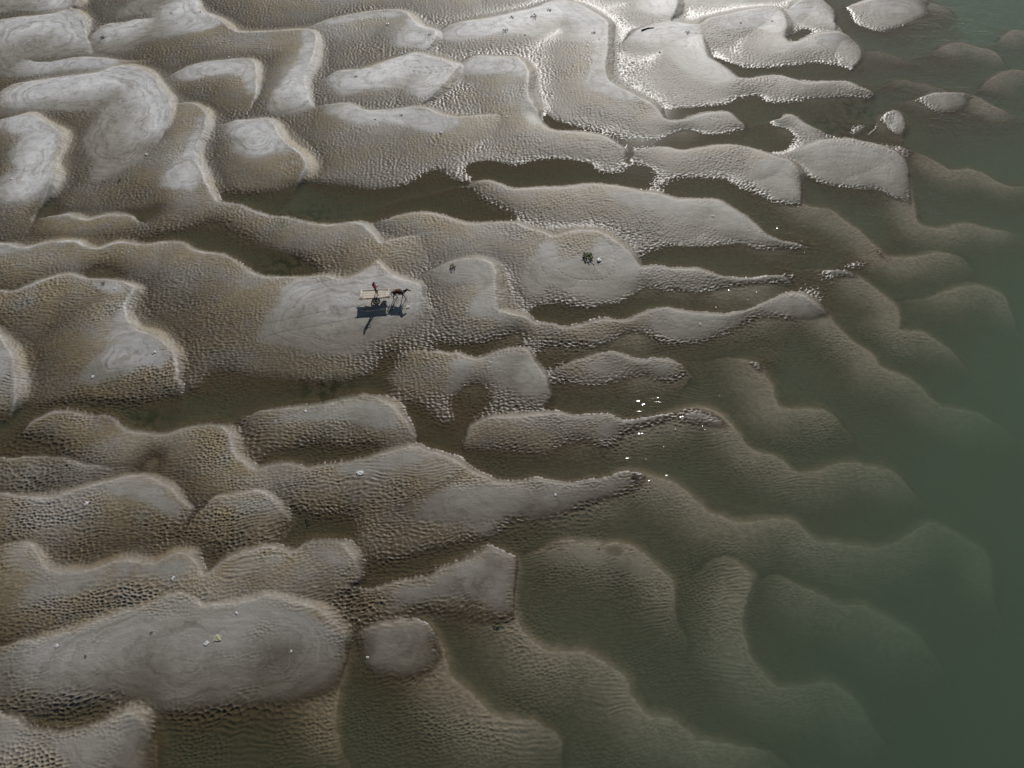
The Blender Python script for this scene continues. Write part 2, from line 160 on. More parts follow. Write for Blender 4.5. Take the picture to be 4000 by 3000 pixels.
# pale, firm silt pads (flat tops without ripples)
PAD = [
[(-20,45),(70,40),(150,24),(175,35),(184,80),(120,95),(60,110),(-20,120)],
[(-20,120),(100,100),(186,85),(210,65),(270,52),(330,38),(330,20),(240,40),(260,15),(330,-20),(424,-20),(430,22),(470,43),(488,58),(440,66),(380,75),(310,84),(285,95),(290,108),(230,112),(150,115),(60,125),(-20,135)],
[(-20,138),(60,126),(70,132),(105,138),(175,128),(250,133),(280,133),(240,145),(150,152),(60,160),(-20,165)],
[(-20,-20),(172,-20),(150,18),(100,20),(-20,22)],
[(5,200),(70,180),(175,166),(262,146),(300,150),(340,180),(367,225),(365,255),(340,302),(310,335),(250,375),(180,400),(200,350),(170,300),(220,240),(150,235),(60,235),(0,225)],
[(430,232),(445,255),(440,285),(428,305),(420,330),(425,350),(440,395),(430,415),(330,400),(360,370),(400,330),(410,300),(425,265)],
[(-20,262),(60,247),(95,265),(130,288),(125,320),(110,350),(114,380),(100,415),(60,430),(40,405),(60,370),(20,350),(15,320),(60,290),(-20,275)],
[(-20,380),(110,360),(114,385),(85,430),(-20,440)],
[(640,68),(675,70),(683,90),(675,130),(657,175),(665,205),(677,228),(660,240),(600,248),(575,240),(580,215),(600,185),(625,160),(640,130),(655,100),(655,80)],
[(370,165),(425,142),(540,130),(550,150),(552,200),(530,210),(525,170),(500,158),(440,165),(400,175)],
[(480,268),(512,260),(580,262),(600,295),(620,320),(650,345),(600,335),(540,340),(500,325),(500,300)],
[(690,52),(765,34),(860,25),(890,45),(940,70),(938,85),(915,108),(870,100),(830,92),(855,78),(880,58),(870,42),(820,38),(760,48),(700,58)],
[(705,168),(730,156),(778,156),(893,117),(985,140),(960,180),(915,215),(870,190),(800,190),(740,205),(710,190)],
[(990,140),(1033,122),(1110,127),(1135,145),(1138,180),(1120,170),(1105,155),(1040,160),(990,160)],
[(1139,200),(1160,250),(1175,275),(1140,270),(1125,240),(1130,215)],
[(945,80),(998,51),(1106,31),(1206,3),(1260,18),(1312,50),(1312,120),(1305,160),(1270,160),(1280,120),(1290,90),(1240,85),(1180,80),(1100,70),(1020,85),(960,90)],
[(1305,160),(1325,190),(1400,228),(1340,220),(1270,190),(1255,170)],
[(1350,88),(1386,63),(1450,50),(1512,56),(1520,100),(1535,130),(1600,170),(1560,190),(1500,170),(1440,120),(1400,100)],
[(1515,55),(1600,28),(1680,23),(1698,50),(1693,80),(1710,95),(1800,72),(1850,90),(1860,115),(1830,120),(1780,105),(1720,105),(1690,120),(1650,110),(1690,80),(1640,60),(1560,60)],
[(1700,22),(1760,2),(1800,25),(1803,50),(1760,60),(1710,50)],
[(1360,-20),(1462,-20),(1455,35),(1430,35),(1380,20),(1370,5)],
[(1470,-20),(1720,-20),(1690,8),(1600,12),(1480,5)],
[(690,230),(748,226),(800,244),(895,235),(975,258),(1000,262),(960,290),(900,280),(860,265),(780,270),(710,245)],
[(1705,328),(1800,302),(1909,321),(1955,350),(1962,385),(1955,430),(1930,420),(1900,390),(1850,400),(1790,390),(1740,360)],
[(1640,345),(1680,345),(1720,370),(1728,420),(1715,435),(1680,425),(1640,400),(1610,380)],
[(1860,20),(1900,4),(1990,2),(2000,28),(1960,48),(1900,60)],
[(1990,212),(2030,199),(2095,201),(2090,222),(2060,236),(2030,225)],
[(1905,258),(1929,238),(1945,240),(1955,260),(1955,285),(1930,285)],
[(1300,405),(1381,418),(1450,432),(1561,437),(1640,490),(1700,520),(1660,525),(1600,508),(1540,490),(1460,478),(1400,450),(1330,440)],
[(1190,512),(1210,530),(1195,570),(1170,600),(1140,620),(1120,600),(1125,570),(1150,550),(1165,530)],
[(1200,570),(1260,550),(1285,530),(1290,505),(1310,512),(1360,550),(1385,580),(1375,620),(1340,640),(1280,640),(1220,625),(1190,610),(1160,640),(1130,640),(1120,610),(1160,600)],
[(620,605),(690,598),(738,608),(770,600),(800,580),(813,567),(840,592),(900,614),(912,640),(925,665),(900,690),(850,715),(780,760),(700,765),(600,740),(540,740),(560,700),(600,660),(600,630)],
[(935,582),(1015,562),(1055,568),(1068,600),(1068,650),(1075,670),(1110,685),(1090,700),(1050,690),(1010,690),(1005,665),(1030,640),(1035,600),(1000,605),(960,612),(935,600)],
[(175,605),(245,606),(285,625),(275,645),(240,635),(195,622)],
[(275,650),(275,690),(300,715),(330,728),(370,765),(378,790),(300,795),(200,830),(140,825),(180,790),(240,750),(235,700),(255,670)],
[(-20,528),(40,538),(60,540),(20,552),(-20,550)],
[(-20,720),(25,765),(28,800),(10,830),(-20,830)],
[(1050,770),(1106,753),(1140,762),(1175,805),(1188,845),(1165,860),(1110,845),(1070,830),(1060,800)],
[(960,775),(1005,772),(1020,785),(1005,830),(970,860),(950,840),(975,800)],
[(1240,785),(1325,761),(1360,775),(1360,800),(1320,812),(1270,805)],
[(1395,782),(1440,777),(1470,790),(1468,808),(1430,815),(1390,800)],
[(1400,680),(1441,665),(1540,680),(1620,672),(1600,705),(1520,732),(1440,732),(1410,710)],
[(1630,666),(1700,636),(1735,645),(1775,678),(1740,685),(1690,680),(1640,678)],
[(1290,900),(1320,900),(1350,912),(1345,940),(1320,960),(1295,945),(1285,925)],
[(1360,912),(1440,895),(1420,908),(1375,925)],
[(910,1085),(1000,1035),(1080,1045),(1085,1090),(1075,1150),(1050,1165),(1030,1140),(960,1130),(880,1125)],
[(1085,1048),(1180,1040),(1230,1050),(1375,1018),(1385,1035),(1330,1065),(1250,1090),(1200,1115),(1150,1125),(1100,1110)],
[(620,888),(720,875),(790,856),(840,880),(870,915),(850,935),(790,920),(740,912),(660,910),(600,918),(580,905)],
[(700,1010),(800,990),(898,970),(960,990),(900,1000),(850,1015),(760,1030),(710,1028)],
[(100,1080),(200,1052),(295,1030),(340,1045),(390,1085),(405,1100),(395,1130),(350,1110),(320,1090),(260,1070),(200,1070),(120,1088),(60,1092),(-20,1082),(-20,1065)],
[(445,1090),(470,1075),(540,1068),(585,1080),(615,1115),(595,1120),(560,1105),(500,1098)],
[(-20,1186),(50,1175),(70,1190),(85,1220),(100,1240),(60,1240),(30,1220),(-20,1215)],
[(100,1240),(230,1225),(300,1218),(395,1200),(430,1240),(400,1255),(340,1245),(260,1255),(160,1280),(50,1310),(20,1320),(50,1280)],
[(480,1215),(600,1188),(625,1200),(610,1235),(560,1245),(500,1240)],
[(660,1178),(720,1170),(760,1205),(770,1232),(730,1228),(690,1212),(655,1200)],
[(810,1275),(928,1250),(1050,1193),(1105,1208),(1105,1330),(1080,1335),(1050,1305),(980,1290),(900,1300),(860,1320),(840,1300)],
[(790,1365),(858,1345),(910,1347),(940,1380),(945,1420),(930,1450),(870,1465),(800,1450),(775,1410)],
[(-20,1402),(140,1372),(332,1306),(390,1286),(430,1310),(590,1292),(715,1345),(740,1380),(735,1450),(720,1490),(650,1510),(560,1520),(450,1530),(350,1530),(300,1510),(240,1490),(150,1490),(60,1490),(-20,1500)],
[(-20,1535),(70,1582),(160,1582),(275,1545),(320,1590),(335,1690),(150,1690),(120,1625),(60,1610),(-20,1620)],
[(1120,1200),(1220,1168),(1340,1173),(1400,1200),(1440,1240),(1400,1250),(1300,1215),(1180,1220)],
[(1440,895),(1506,878),(1560,895),(1600,940),(1540,930),(1480,905)],
[(1371,1018),(1456,1040),(1520,1090),(1460,1075),(1390,1045)],
[(1700,640),(1770,662),(1815,710),(1790,720),(1740,690)],
]
# wet ground: pools in the troughs and the river itself
WATER = [
[(470,432),(480,415),(540,418),(615,410),(640,396),(700,396),(760,402),(800,410),(850,405),(880,397),(915,375),(950,362),(965,380),(1000,395),(1015,400),(1030,420),(1060,440),(1100,455),(1120,470),(1075,478),(1015,480),(960,464),(910,456),(850,464),(800,480),(765,478),(740,481),(700,484),(640,472),(578,463),(500,437)],
[(1000,372),(1010,352),(1060,345),(1110,358),(1160,345),(1210,342),(1280,352),(1290,372),(1340,372),(1370,352),(1410,362),(1420,385),(1400,412),(1331,400),(1281,395),(1231,400),(1168,403),(1100,405),(1060,388),(1020,390)],
[(283,521),(330,508),(375,500),(425,487),(465,477),(490,492),(525,510),(553,525),(605,545),(650,555),(690,582),(680,596),(628,597),(583,596),(553,591),(515,565),(475,545),(425,539),(390,520),(350,520),(300,526)],
[(66,468),(110,425),(125,440),(135,462),(112,464)],
[(255,460),(300,455),(345,445),(340,462),(312,477),(300,476),(285,466)],
[(185,588),(200,578),(235,577),(262,592),(255,602),(220,599),(190,599)],
[(35,884),(60,880),(100,876),(160,872),(235,872),(330,866),(390,850),(430,838),(442,812),(455,803),(480,800),(553,815),(620,820),(700,830),(760,822),(805,802),(825,770),(850,755),(860,770),(840,800),(832,830),(840,850),(825,862),(790,851),(740,859),(683,873),(600,880),(540,893),(500,915),(482,922),(450,915),(400,922),(355,935),(305,932),(265,923),(240,900),(200,895),(150,886),(105,889),(60,905),(20,940),(-20,945),(-20,915)],
[(-20,945),(30,930),(75,950),(130,968),(137,984),(100,984),(-20,985)],
[(302,1020),(308,1000),(330,985),(357,978),(345,1000),(320,1022)],
[(545,1005),(580,985),(630,972),(670,958),(700,955),(730,968),(770,962),(815,962),(820,978),(773,992),(700,1003),(650,1006),(610,998),(570,1006)],
[(607,1170),(620,1120),(628,1112),(640,1108),(700,1115),(730,1108),(760,1115),(768,1140),(755,1160),(740,1172),(720,1166),(670,1166),(640,1180),(620,1186)],
[(778,1230),(800,1212),(840,1213),(880,1205),(930,1190),(1000,1178),(1055,1178),(1055,1187),(1030,1194),(985,1215),(940,1233),(910,1248),(850,1256),(800,1268),(780,1262)],
[(430,1210),(450,1200),(495,1192),(480,1205),(445,1235)],
[(50,1562),(110,1548),(150,1540),(200,1530),(245,1543),(215,1561),(160,1576),(100,1580),(65,1575)],
[(1385,570),(1385,552),(1440,530),(1500,532),(1560,530),(1600,525),(1640,540),(1700,535),(1760,530),(1900,560),(1760,590),(1690,590),(1600,598),(1541,588),(1511,579),(1439,575),(1400,574)],
[(1140,680),(1150,668),(1180,655),(1215,655),(1270,668),(1331,655),(1368,637),(1395,618),(1431,630),(1470,625),(1510,635),(1545,625),(1606,615),(1660,610),(1720,605),(1760,620),(1700,632),(1660,648),(1600,670),(1541,675),(1461,665),(1421,663),(1376,679),(1350,689),(1301,687),(1246,701),(1210,704),(1160,695)],
[(1165,790),(1160,770),(1175,745),(1215,750),(1310,747),(1331,727),(1376,715),(1411,730),(1440,745),(1510,738),(1560,723),(1606,702),(1630,686),(1780,690),(1800,760),(1500,790),(1441,773),(1390,775),(1340,759),(1281,765),(1211,785),(1180,800)],
[(930,750),(940,738),(980,742),(1010,745),(1060,735),(1106,722),(1130,715),(1140,728),(1106,748),(1060,760),(1025,774),(995,760),(960,758)],
[(1185,870),(1192,845),(1200,820),(1250,832),(1290,835),(1350,820),(1380,808),(1420,818),(1450,825),(1500,800),(1640,800),(1650,900),(1520,873),(1420,893),(1350,906),(1320,895),(1241,897),(1210,890),(1180,888)],
[(970,862),(990,848),(1030,823),(1045,840),(1062,870),(1050,890),(1022,903),(1006,930),(985,925),(975,890)],
[(865,880),(890,870),(930,885),(945,910),(985,915),(1000,935),(990,955),(1000,990),(960,980),(905,962),(900,930)],
[(1000,985),(1020,970),(1106,975),(1180,980),(1220,962),(1256,950),(1290,965),(1315,972),(1340,945),(1360,930),(1400,918),(1450,905),(1600,930),(1650,1050),(1480,1050),(1371,1014),(1311,1030),(1246,1042),(1191,1039),(1161,1032),(1106,1041),(1050,1028),(1010,1005)],
[(1055,1180),(1075,1155),(1106,1122),(1150,1122),(1195,1119),(1243,1100),(1306,1077),(1360,1065),(1390,1045),(1600,1130),(1600,1260),(1440,1240),(1340,1169),(1221,1161),(1170,1180),(1120,1200),(1095,1196)],
[(1112,1240),(1115,1200),(1220,1165),(1440,1240),(1600,1130),(2400,1000),(2400,1750),(330,1750),(322,1580),(330,1560),(360,1545),(440,1540),(540,1525),(640,1515),(725,1492),(745,1400),(760,1372),(775,1400),(778,1445),(850,1468),(930,1455),(950,1400),(925,1352),(905,1342),(870,1330),(940,1325),(1000,1330),(1060,1345),(1108,1338)],
[(1530,122),(1545,125),(1606,145),(1659,148),(1690,142),(1760,135),(1800,140),(1850,150),(1880,190),(1842,178),(1800,174),(1726,173),(1690,162),(1626,167),(1600,168),(1560,140)],
[(1428,242),(1450,235),(1506,232),(1550,228),(1578,222),(1600,208),(1640,205),(1659,222),(1720,220),(1750,212),(1800,210),(1850,208),(1890,215),(1890,260),(1800,300),(1735,260),(1704,245),(1680,252),(1660,280),(1620,275),(1590,250),(1571,239),(1520,243),(1470,258),(1440,256)],
[(1160,246),(1206,262),(1256,277),(1306,290),(1343,300),(1431,300),(1451,287),(1486,278),(1526,291),(1568,288),(1612,275),(1700,275),(1720,300),(1700,325),(1659,329),(1581,310),(1526,314),(1473,323),(1416,314),(1372,320),(1345,313),(1306,293),(1246,283),(1190,279),(1170,262)],
[(1735,430),(1725,445),(1680,440),(1620,412),(1590,402),(1570,385),(1540,385),(1480,382),(1440,392),(1425,410),(1450,425),(1500,428),(1541,428),(1570,436),(1631,480),(1659,505),(1700,518),(1760,528),(1900,560),(1950,480),(1840,470),(1794,446)],
[(1729,380),(1760,392),(1800,402),(1850,408),(1900,408),(1930,428),(1965,435),(1980,480),(1910,545),(1850,480),(1794,446),(1740,436),(1730,415)],
[(1960,350),(1965,320),(1860,303),(1790,290),(1850,290),(1890,265),(1910,240),(1890,200),(1862,110),(1806,50),(1800,20),(1780,0),(1770,-30),(1760,-60),(2600,-60),(2400,1000),(2000,900),(1760,620),(1900,560),(1980,480),(1965,420)],
[(1780,690),(1800,680),(1760,620),(2000,900),(2400,1000),(1600,1130),(1480,1050),(1650,1050),(1600,930),(1650,900),(1640,800)],
[(1703,80),(1730,62),(1757,64),(1745,78),(1726,87),(1709,90)],
[(1385,1010),(1480,1045),(1600,1120),(1600,1140),(1480,1080),(1390,1048)],
[(1200,1150),(1340,1165),(1450,1235),(1440,1260),(1330,1190),(1200,1190)],
[(1445,880),(1530,868),(1660,900),(1620,970),(1560,910),(1500,885),(1445,905)],
[(1478,785),(1650,780),(1650,805),(1478,820)],
[(1715,585),(1780,585),(1780,625),(1715,612)],
[(1780,665),(1830,700),(1800,770),(1770,690)],
[(1862,100),(1900,110),(1925,250),(1900,275),(1870,260),(1885,205),(1855,150)],
]
ISLE = [
[(1979,213),(2030,197),(2096,200),(2090,225),(2060,240),(2020,240)],
[(1904,254),(1929,237),(1945,238),(1957,262),(1955,288),(1925,285)],
[(1829,12),(1895,-12),(2000,-12),(2005,28),(1950,55),(1900,68),(1850,50)],
]
# depth of the drowned brinks below the water (x, y, metres)
DEPTH = [(1946,709,.25),(1800,600,.13),(2034,540,.2),(2139,612,.45),(2089,475,.17),(1920,637,.14),(1849,735,.12),(2017,719,.45),(2130,880,.9),(1772,877,.25),(1854,991,.45),
(1581,767,.12),(1550,885,.09),(1480,882,.07),(1500,800,.1),(1400,1024,.06),(1760,578,.1),(1600,935,.08),(1459,1038,.13),(1541,1107,.15),(1700,1120,.35),(1904,1172,.7),(2039,1114,.8),(2150,1177,1.1),(1343,1171,.12),(1430,1230,.12),(1563,1198,.25),(1608,1339,.5),
(1839,1297,.9),(2021,1377,1.3),(1814,1467,1.2),(1263,1405,.2),(1361,1480,.4),(1150,1387,.08),(960,1440,.05),(1028,1509,.15),(1214,1614,.5),(1500,1580,.8),(723,1550,.12),(735,1629,.3),
(2212,1659,2.2),(2212,1200,1.6),(2212,900,1.2),(2212,100,.1),(2071,86,.02),(2184,146,.04),(2130,225,.03),(2200,250,.06),(2109,361,.09),(1979,325,.04),(1980,450,.05),(1954,169,.06),(2400,1659,3.),(2400,800,2.),(2400,200,.4),(2212,500,.32),(2300,600,.9),
(2060,10,.05),(1750,1010,.3),(500,1600,.1),(330,1600,.03),(2040,210,0),(1930,260,0),(1900,20,0)]
# ------------------------------------------------------------------ node helper
def material(name):
    m = bpy.data.materials.new(name); m.use_nodes = True
    return m, m.node_tree.nodes, m.node_tree.links
def simple(name, col, rough=0.7, var=0.25, scale=18.0, bump=0.0, spec=0.4, stretch=(1, 1, 1)):
    m, n, l = material(name); b = n['Principled BSDF']
    tc = n.new('ShaderNodeTexCoord'); mp = n.new('ShaderNodeMapping'); mp.inputs['Scale'].default_value = stretch
    nz = n.new('ShaderNodeTexNoise'); nz.inputs['Scale'].default_value = scale; nz.inputs['Detail'].default_value = 6
    l.new(tc.outputs['Object'], mp.inputs[0]); l.new(mp.outputs[0], nz.inputs['Vector'])
    cr = n.new('ShaderNodeValToRGB'); a, c = cr.color_ramp.elements
    a.position, c.position = 0.3, 0.72
    a.color = (*[max(0, v * (1 - var)) for v in col], 1); c.color = (*[min(1, v * (1 + var)) for v in col], 1)
    l.new(nz.outputs[0], cr.inputs[0]); l.new(cr.outputs[0], b.inputs['Base Color'])
    b.inputs['Roughness'].default_value = rough; b.inputs['Specular IOR Level'].default_value = spec
    if bump:
        bp = n.new('ShaderNodeBump'); bp.inputs['Strength'].default_value = bump; bp.inputs['Distance'].default_value = 0.02
        l.new(nz.outputs[0], bp.inputs['Height']); l.new(bp.outputs[0], b.inputs['Normal'])
    return m

# ------------------------------------------------------------------ relief of the bar on a working grid
GS = 0.18; X0, Y0, NX, NY = -102.0, -10.0, 1134, 800
gx = X0 + GS * np.arange(NX); gy = Y0 + GS * np.arange(NY)
GX, GY = np.meshgrid(gx, gy)

def blur(a, s):                                       # gaussian of s metres, edges held
    p = int(3 * s / GS) + 2; p = min(p, 150)
    b = np.pad(a, p, mode='edge')
    fy = np.fft.fftfreq(b.shape[0], GS)[:, None]; fx = np.fft.rfftfreq(b.shape[1], GS)[None]
    k = np.exp(-2 * (np.pi * s) ** 2 * (fx * fx + fy * fy))
    return np.fft.irfft2(np.fft.rfft2(b) * k, s=b.shape)[p:-p, p:-p]
def raster(poly, out, val=1.0):
    p = np.asarray(poly)
    i0 = max(0, int((p[:, 0].min() - X0) / GS)); i1 = min(NX, int((p[:, 0].max() - X0) / GS) + 2)
    j0 = max(0, int((p[:, 1].min() - Y0) / GS)); j1 = min(NY, int((p[:, 1].max() - Y0) / GS) + 2)
    if i1 <= i0 or j1 <= j0: return
    x = GX[j0:j1, i0:i1]; y = GY[j0:j1, i0:i1]; ins = np.zeros(x.shape, bool)
    q = np.roll(p, -1, 0)
    for (ax, ay), (bx, by) in zip(p, q):
        if ay == by: continue
        ins ^= ((ay > y) != (by > y)) & (x < (bx - ax) * (y - ay) / (by - ay) + ax)
    out[j0:j1, i0:i1][ins] = val
def catmull(p, n=2):
    p = np.asarray(p, float); e = np.vstack([2 * p[0] - p[1], p, 2 * p[-1] - p[-2]]); r = []
    for i in range(1, len(e) - 2):
        a, b, c, d = e[i - 1], e[i], e[i + 1], e[i + 2]
        for k in range(n):
            t = k / n
            r.append(0.5 * (2 * b + (c - a) * t + (2 * a - 5 * b + 4 * c - d) * t * t + (3 * b - a - 3 * c + d) * t ** 3))
    r.append(p[-1]); return np.array(r)

env = np.full((NY, NX), -0.55)
rimd = np.full((NY, NX), 9.0)
leed = np.full((NY, NX), 9.0)                         # distance down the slip face from the nearest brink
WOX = 0.16 * fbm(GX / 1.1, GY / 1.1, 3, 101); WOY = 0.16 * fbm(GX / 1.1, GY / 1.1, 3, 105)      # small slumps and wobble of the brinks
WIN = 20.0; DROP = 0.60
LOW = {'c64': 0.14, 'a3b': 0.2, 'a4': 0.25, 'a24': 0.3, 'b39': 0.22, 'c49': 0.24, 'a14': 0.3, 'a25': 0.3, 'a6': 0.4}
crest_pts = []
for ci, (name, pts) in enumerate(CREST.items()):
    zc0 = LOW.get(name, 0.42) * 1.15
    P = catmull(ground(pts, 0.38 if zc0 > 0.4 else 0.24))
    seg = np.diff(P, axis=0); L = np.hypot(seg[:, 0], seg[:, 1]); s = np.concatenate([[0], np.cumsum(L)])
    tap = np.minimum(1, np.minimum(s, s[-1] - s) / np.minimum(6.0, 0.3 * s[-1]))
    zc = zc0 - 0.50 * (1 - tap) ** 1.6 + 0.03 * perlin(s / 1.3, np.full_like(s, ci * 1.9), 6) + 0.06 * perlin(s / 7.0, np.full_like(s, ci * 3.7), 5)
    if len(P) < 4: pass
    crest_pts.append(P[::2])
    i0 = max(0, int((P[:, 0].min() - WIN - X0) / GS)); i1 = min(NX, int((P[:, 0].max() + WIN - X0) / GS))
    j0 = max(0, int((P[:, 1].min() - WIN - Y0) / GS)); j1 = min(NY, int((P[:, 1].max() + WIN - Y0) / GS))
    if i1 <= i0 or j1 <= j0: continue
    bd = np.full((j1 - j0, i1 - i0), 1e9); bs = np.zeros_like(bd); bz = np.zeros_like(bd); bw = np.zeros_like(bd); st_ = np.full_like(bd, -3.0); npt = len(P) - 2
    for k in range(len(P) - 1):
        a, d, ll = P[k], seg[k], L[k]
        if ll < 1e-6: continue
        ia = max(i0, int((min(a[0], a[0] + d[0]) - WIN - X0) / GS)); ib = min(i1, int((max(a[0], a[0] + d[0]) + WIN - X0) / GS) + 1)
        ja = max(j0, int((min(a[1], a[1] + d[1]) - WIN - Y0) / GS)); jb = min(j1, int((max(a[1], a[1] + d[1]) + WIN - Y0) / GS) + 1)
        if ib <= ia or jb <= ja: continue
        rx = gx[None, ia:ib] - a[0] + WOX[ja:jb, ia:ib]; ry = gy[ja:jb, None] - a[1] + WOY[ja:jb, ia:ib]
        t = np.clip((rx * d[0] + ry * d[1]) / (ll * ll), 0, 1)
        qx = rx - t * d[0]; qy = ry - t * d[1]; dd = qx * qx + qy * qy
        cr = d[0] * ry - d[1] * rx                     # >0: left of travel, the lee side
        w = np.where(cr > 0, 1.0, 0.0)
        if k == 0 or k == npt:                         # round the free end so the two flanks meet smoothly
            cap = (t <= 0) if k == 0 else (t >= 1)
            if npt == 0: cap = (t <= 0) | (t >= 1)
            w = np.where(cap, np.clip(cr / (ll * np.sqrt(dd) + 1e-6), 0, 1), w)
        v = (slice(ja - j0, jb - j0), slice(ia - i0, ib - i0))
        zz = zc[k] * (1 - t) + zc[k + 1] * t
        st_[v] = np.maximum(st_[v], zz - 0.012 * np.sqrt(dd) - DROP * (1 - np.exp(-(dd * (1 / 5.6 ** 2)) ** 0.68)))
        m = dd < bd[v]
        bd[v] = np.where(m, dd, bd[v]); bs[v] = np.where(m, np.sign(cr), bs[v]); bw[v] = np.where(m, w, bw[v]); bz[v] = np.where(m, zz, bz[v])
    ad = np.sqrt(bd); sd = ad * bs; bw = bw * bw * (3 - 2 * bw)
    lee = bz - 0.46 * ad - 0.03 * np.clip(ad, 0, 0.5)
    h = np.minimum(st_, lee) * bw + st_ * (1 - bw) - 0.02 * np.exp(-(sd / 0.25) ** 2)
    h[bd > (WIN - 1) ** 2] = -2
    v = (slice(j0, j1), slice(i0, i1))
    up = h > env[v]
    env[v] = np.maximum(env[v], h)
    rimd[v] = np.where(h > env[v] - 0.02, np.minimum(rimd[v], ad * np.where((bw > 0.02) & (bw < 0.98), 2.5, np.where(sd > 0, 0.62, 1.0))), rimd[v])
    leed[v] = np.where((sd > 0) & (sd < leed[v]), sd, leed[v])
for q in (1.5,): env = np.maximum(env, blur(env, q) - 0.13)     # narrow trenches silt up
env = 0.8 * env + 0.2 * blur(env, 0.16)
env += 0.03 * fbm(GX / 6, GY / 6, 3, 40)

wat = np.zeros((NY, NX))
for p in WATER: raster(ground(p, 0.0), wat)
for p in ISLE: raster(ground(p, 0.1), wat, 0.0)
_dz = GY * math.cos(PITCH) + CAM_H * math.sin(PITCH)
SVX = (2000 + F4 * GX / _dz) / K; SVY = (1500 - F4 * (GY * math.sin(PITCH) - CAM_H * math.cos(PITCH)) / _dz) / K
wat[(SVX > 2290) | ((SVY < -40) & (SVX > 1770)) | ((SVY > 1730) & (SVX > 335))] = 1.0     # the river goes on beyond the survey
# crest depths of the river
cp = np.vstack(crest_pts)
ci = np.clip(((cp[:, 0] - X0) / GS).astype(int), 0, NX - 1); cj = np.clip(((cp[:, 1] - Y0) / GS).astype(int), 0, NY - 1)
dry = cp[wat[cj, ci] < 0.5]
ctl = np.array([(*g1(x, y), d) for x, y, d in DEPTH])
ctl = np.vstack([ctl, np.c_[dry, np.zeros(len(dry))]])
sx, sy = gx[::10], gy[::10]
num = np.zeros((len(sy), len(sx))); den = num.copy()
for x, y, d in ctl:
    q = (sx[None] - x) ** 2 + (sy[:, None] - y) ** 2
    w = np.exp(-q / (2 * 5.0 ** 2)) + 1e-4 * np.exp(-q / (2 * 25.0 ** 2)) + 1e-9 / (1 + q)
    num += w * d; den += w
D = num / den
def bil(a, x, y, x0, y0, gs):
    fx = np.clip((x - x0) / gs, 0, a.shape[1] - 1.001); fy = np.clip((y - y0) / gs, 0, a.shape[0] - 1.001)
    i = fx.astype(np.int64); j = fy.astype(np.int64); u = (fx - i); v = (fy - j)
    return (a[j, i] * (1 - u) + a[j, i + 1] * u) * (1 - v) + (a[j + 1, i] * (1 - u) + a[j + 1, i + 1] * u) * v
D = blur(bil(D, GX, GY, X0, Y0, GS * 10), 1.5)
D = D * (1 + 0.6 * sstep(0.2, 0.9, D))
ocr = 0.47                                             # brink height above datum before drowning
B = -np.where(D > 0.0, (D + ocr) * sstep(0.0, 0.04, D), 0.0)
B = blur(B, 1.2)
for s, gain in ((5, 1.3), (4, 1.3), (3, 1.4), (2.2, 1.5), (1.6, 1.5), (1.3, 1.6), (1.1, 1.6), (0.9, 1.6), (0.75, 1.5), (0.6, 1.3)):
    e = env + B
    r = np.where(wat > 0.5, -np.clip(e + 0.05, 0, None), np.clip(0.05 - e, 0, None))
    B = B + gain * blur(r, s)
E0 = env + B
E0 = np.where(E0 < -0.04, -0.04 + (E0 + 0.04) * 0.72, E0)
pad = np.zeros((NY, NX))
for p in PAD: raster(ground(p, 0.3), pad)
padw = blur(pad, 2.2)
padb = blur(pad, 1.3)
pad = 0.55 * blur(pad, 0.5) + 0.45 * padb + 0.42 * fbm(GX / 1.9, GY / 1.2, 5, 60) * (1 - np.abs(2 * padb - 1))
pad = sstep(0.28, 0.78, pad)
pad = pad * (1 - 0.55 * sstep(0.12, 0.55, fbm(GX / 4.2 + 5, GY / 1.9, 4, 61)) * (1 - sstep(0.5, 1.0, padw)) - 0.25 * sstep(0.1, 0.5, fbm(GX / 2.5, GY / 1.2, 4, 62)))
rimw = 0.24 + 0.14 * fbm(GX / 5, GY / 5, 2, 66)
rim = np.exp(-(rimd / rimw) ** 2) * (0.75 + 0.3 * fbm(GX / 3, GY / 3, 2, 67))
rim = np.clip(rim, 0, 1)
lip = np.exp(-(rimd / 0.15) ** 2) * np.clip(0.6 + 0.9 * fbm(GX / 2.5, GY / 2.5, 2, 68), 0, 1)

# ------------------------------------------------------------------ the ground sheet
def depth_y(y): return np.maximum(y * math.cos(PITCH) + CAM_H * math.sin(PITCH), 30.0)
rows = [-160, -110, -75, -50, -34, -22, -14, -8, -4, -1, 1.0]
y = 2.4
while y < 119.0:
    rows.append(y)
    dep = math.atan2(CAM_H, y); fp = float(depth_y(y)) / (724 * math.sin(dep))
    y += min(0.135, max(0.052, 0.68 * fp))
st = 0.2
while y < 900: rows.append(y); st *= 1.28; y += st
rows = np.array(rows)
NU = 1340
u = list(np.linspace(-0.765, 0.765, NU)); st = u[1] - u[0]; v = u[-1]; ext = []
while v < 7: st *= 1.25; v += st; ext.append(v)
u = np.array([-t for t in reversed(ext)] + u + ext)
VX = (u[None] * depth_y(rows)[:, None]); VY = np.repeat(rows[:, None], len(u), 1)
nr, nc = VX.shape
x = VX.ravel(); yv = VY.ravel()
S = lambda a: bil(a, x, yv, X0, Y0, GS).astype(np.float32)
e = S(E0); pd = S(pad); rm = S(rim); pr = np.maximum(pd, 0.9 * rm); pc_ = np.maximum(0.55 * pd + 0.45 * sstep(0.12, 0.8, S(padw)), (0.18 - 0.06 * sstep(0.0, -0.12, e)) * rm); pc_ = np.maximum(pc_, (0.75 - 0.45 * sstep(0.0, -0.12, e)) * S(lip)); ld = S(leed); lp = S(lip)
outx = np.clip((-x - 98) / 30, 0, 1) + np.clip((yv - 132) / 30, 0, 1)
e = (e + np.clip(outx, 0, 1) * 0.25 * fbm(x / 22, yv / 14, 3, 90)).astype(np.float32)
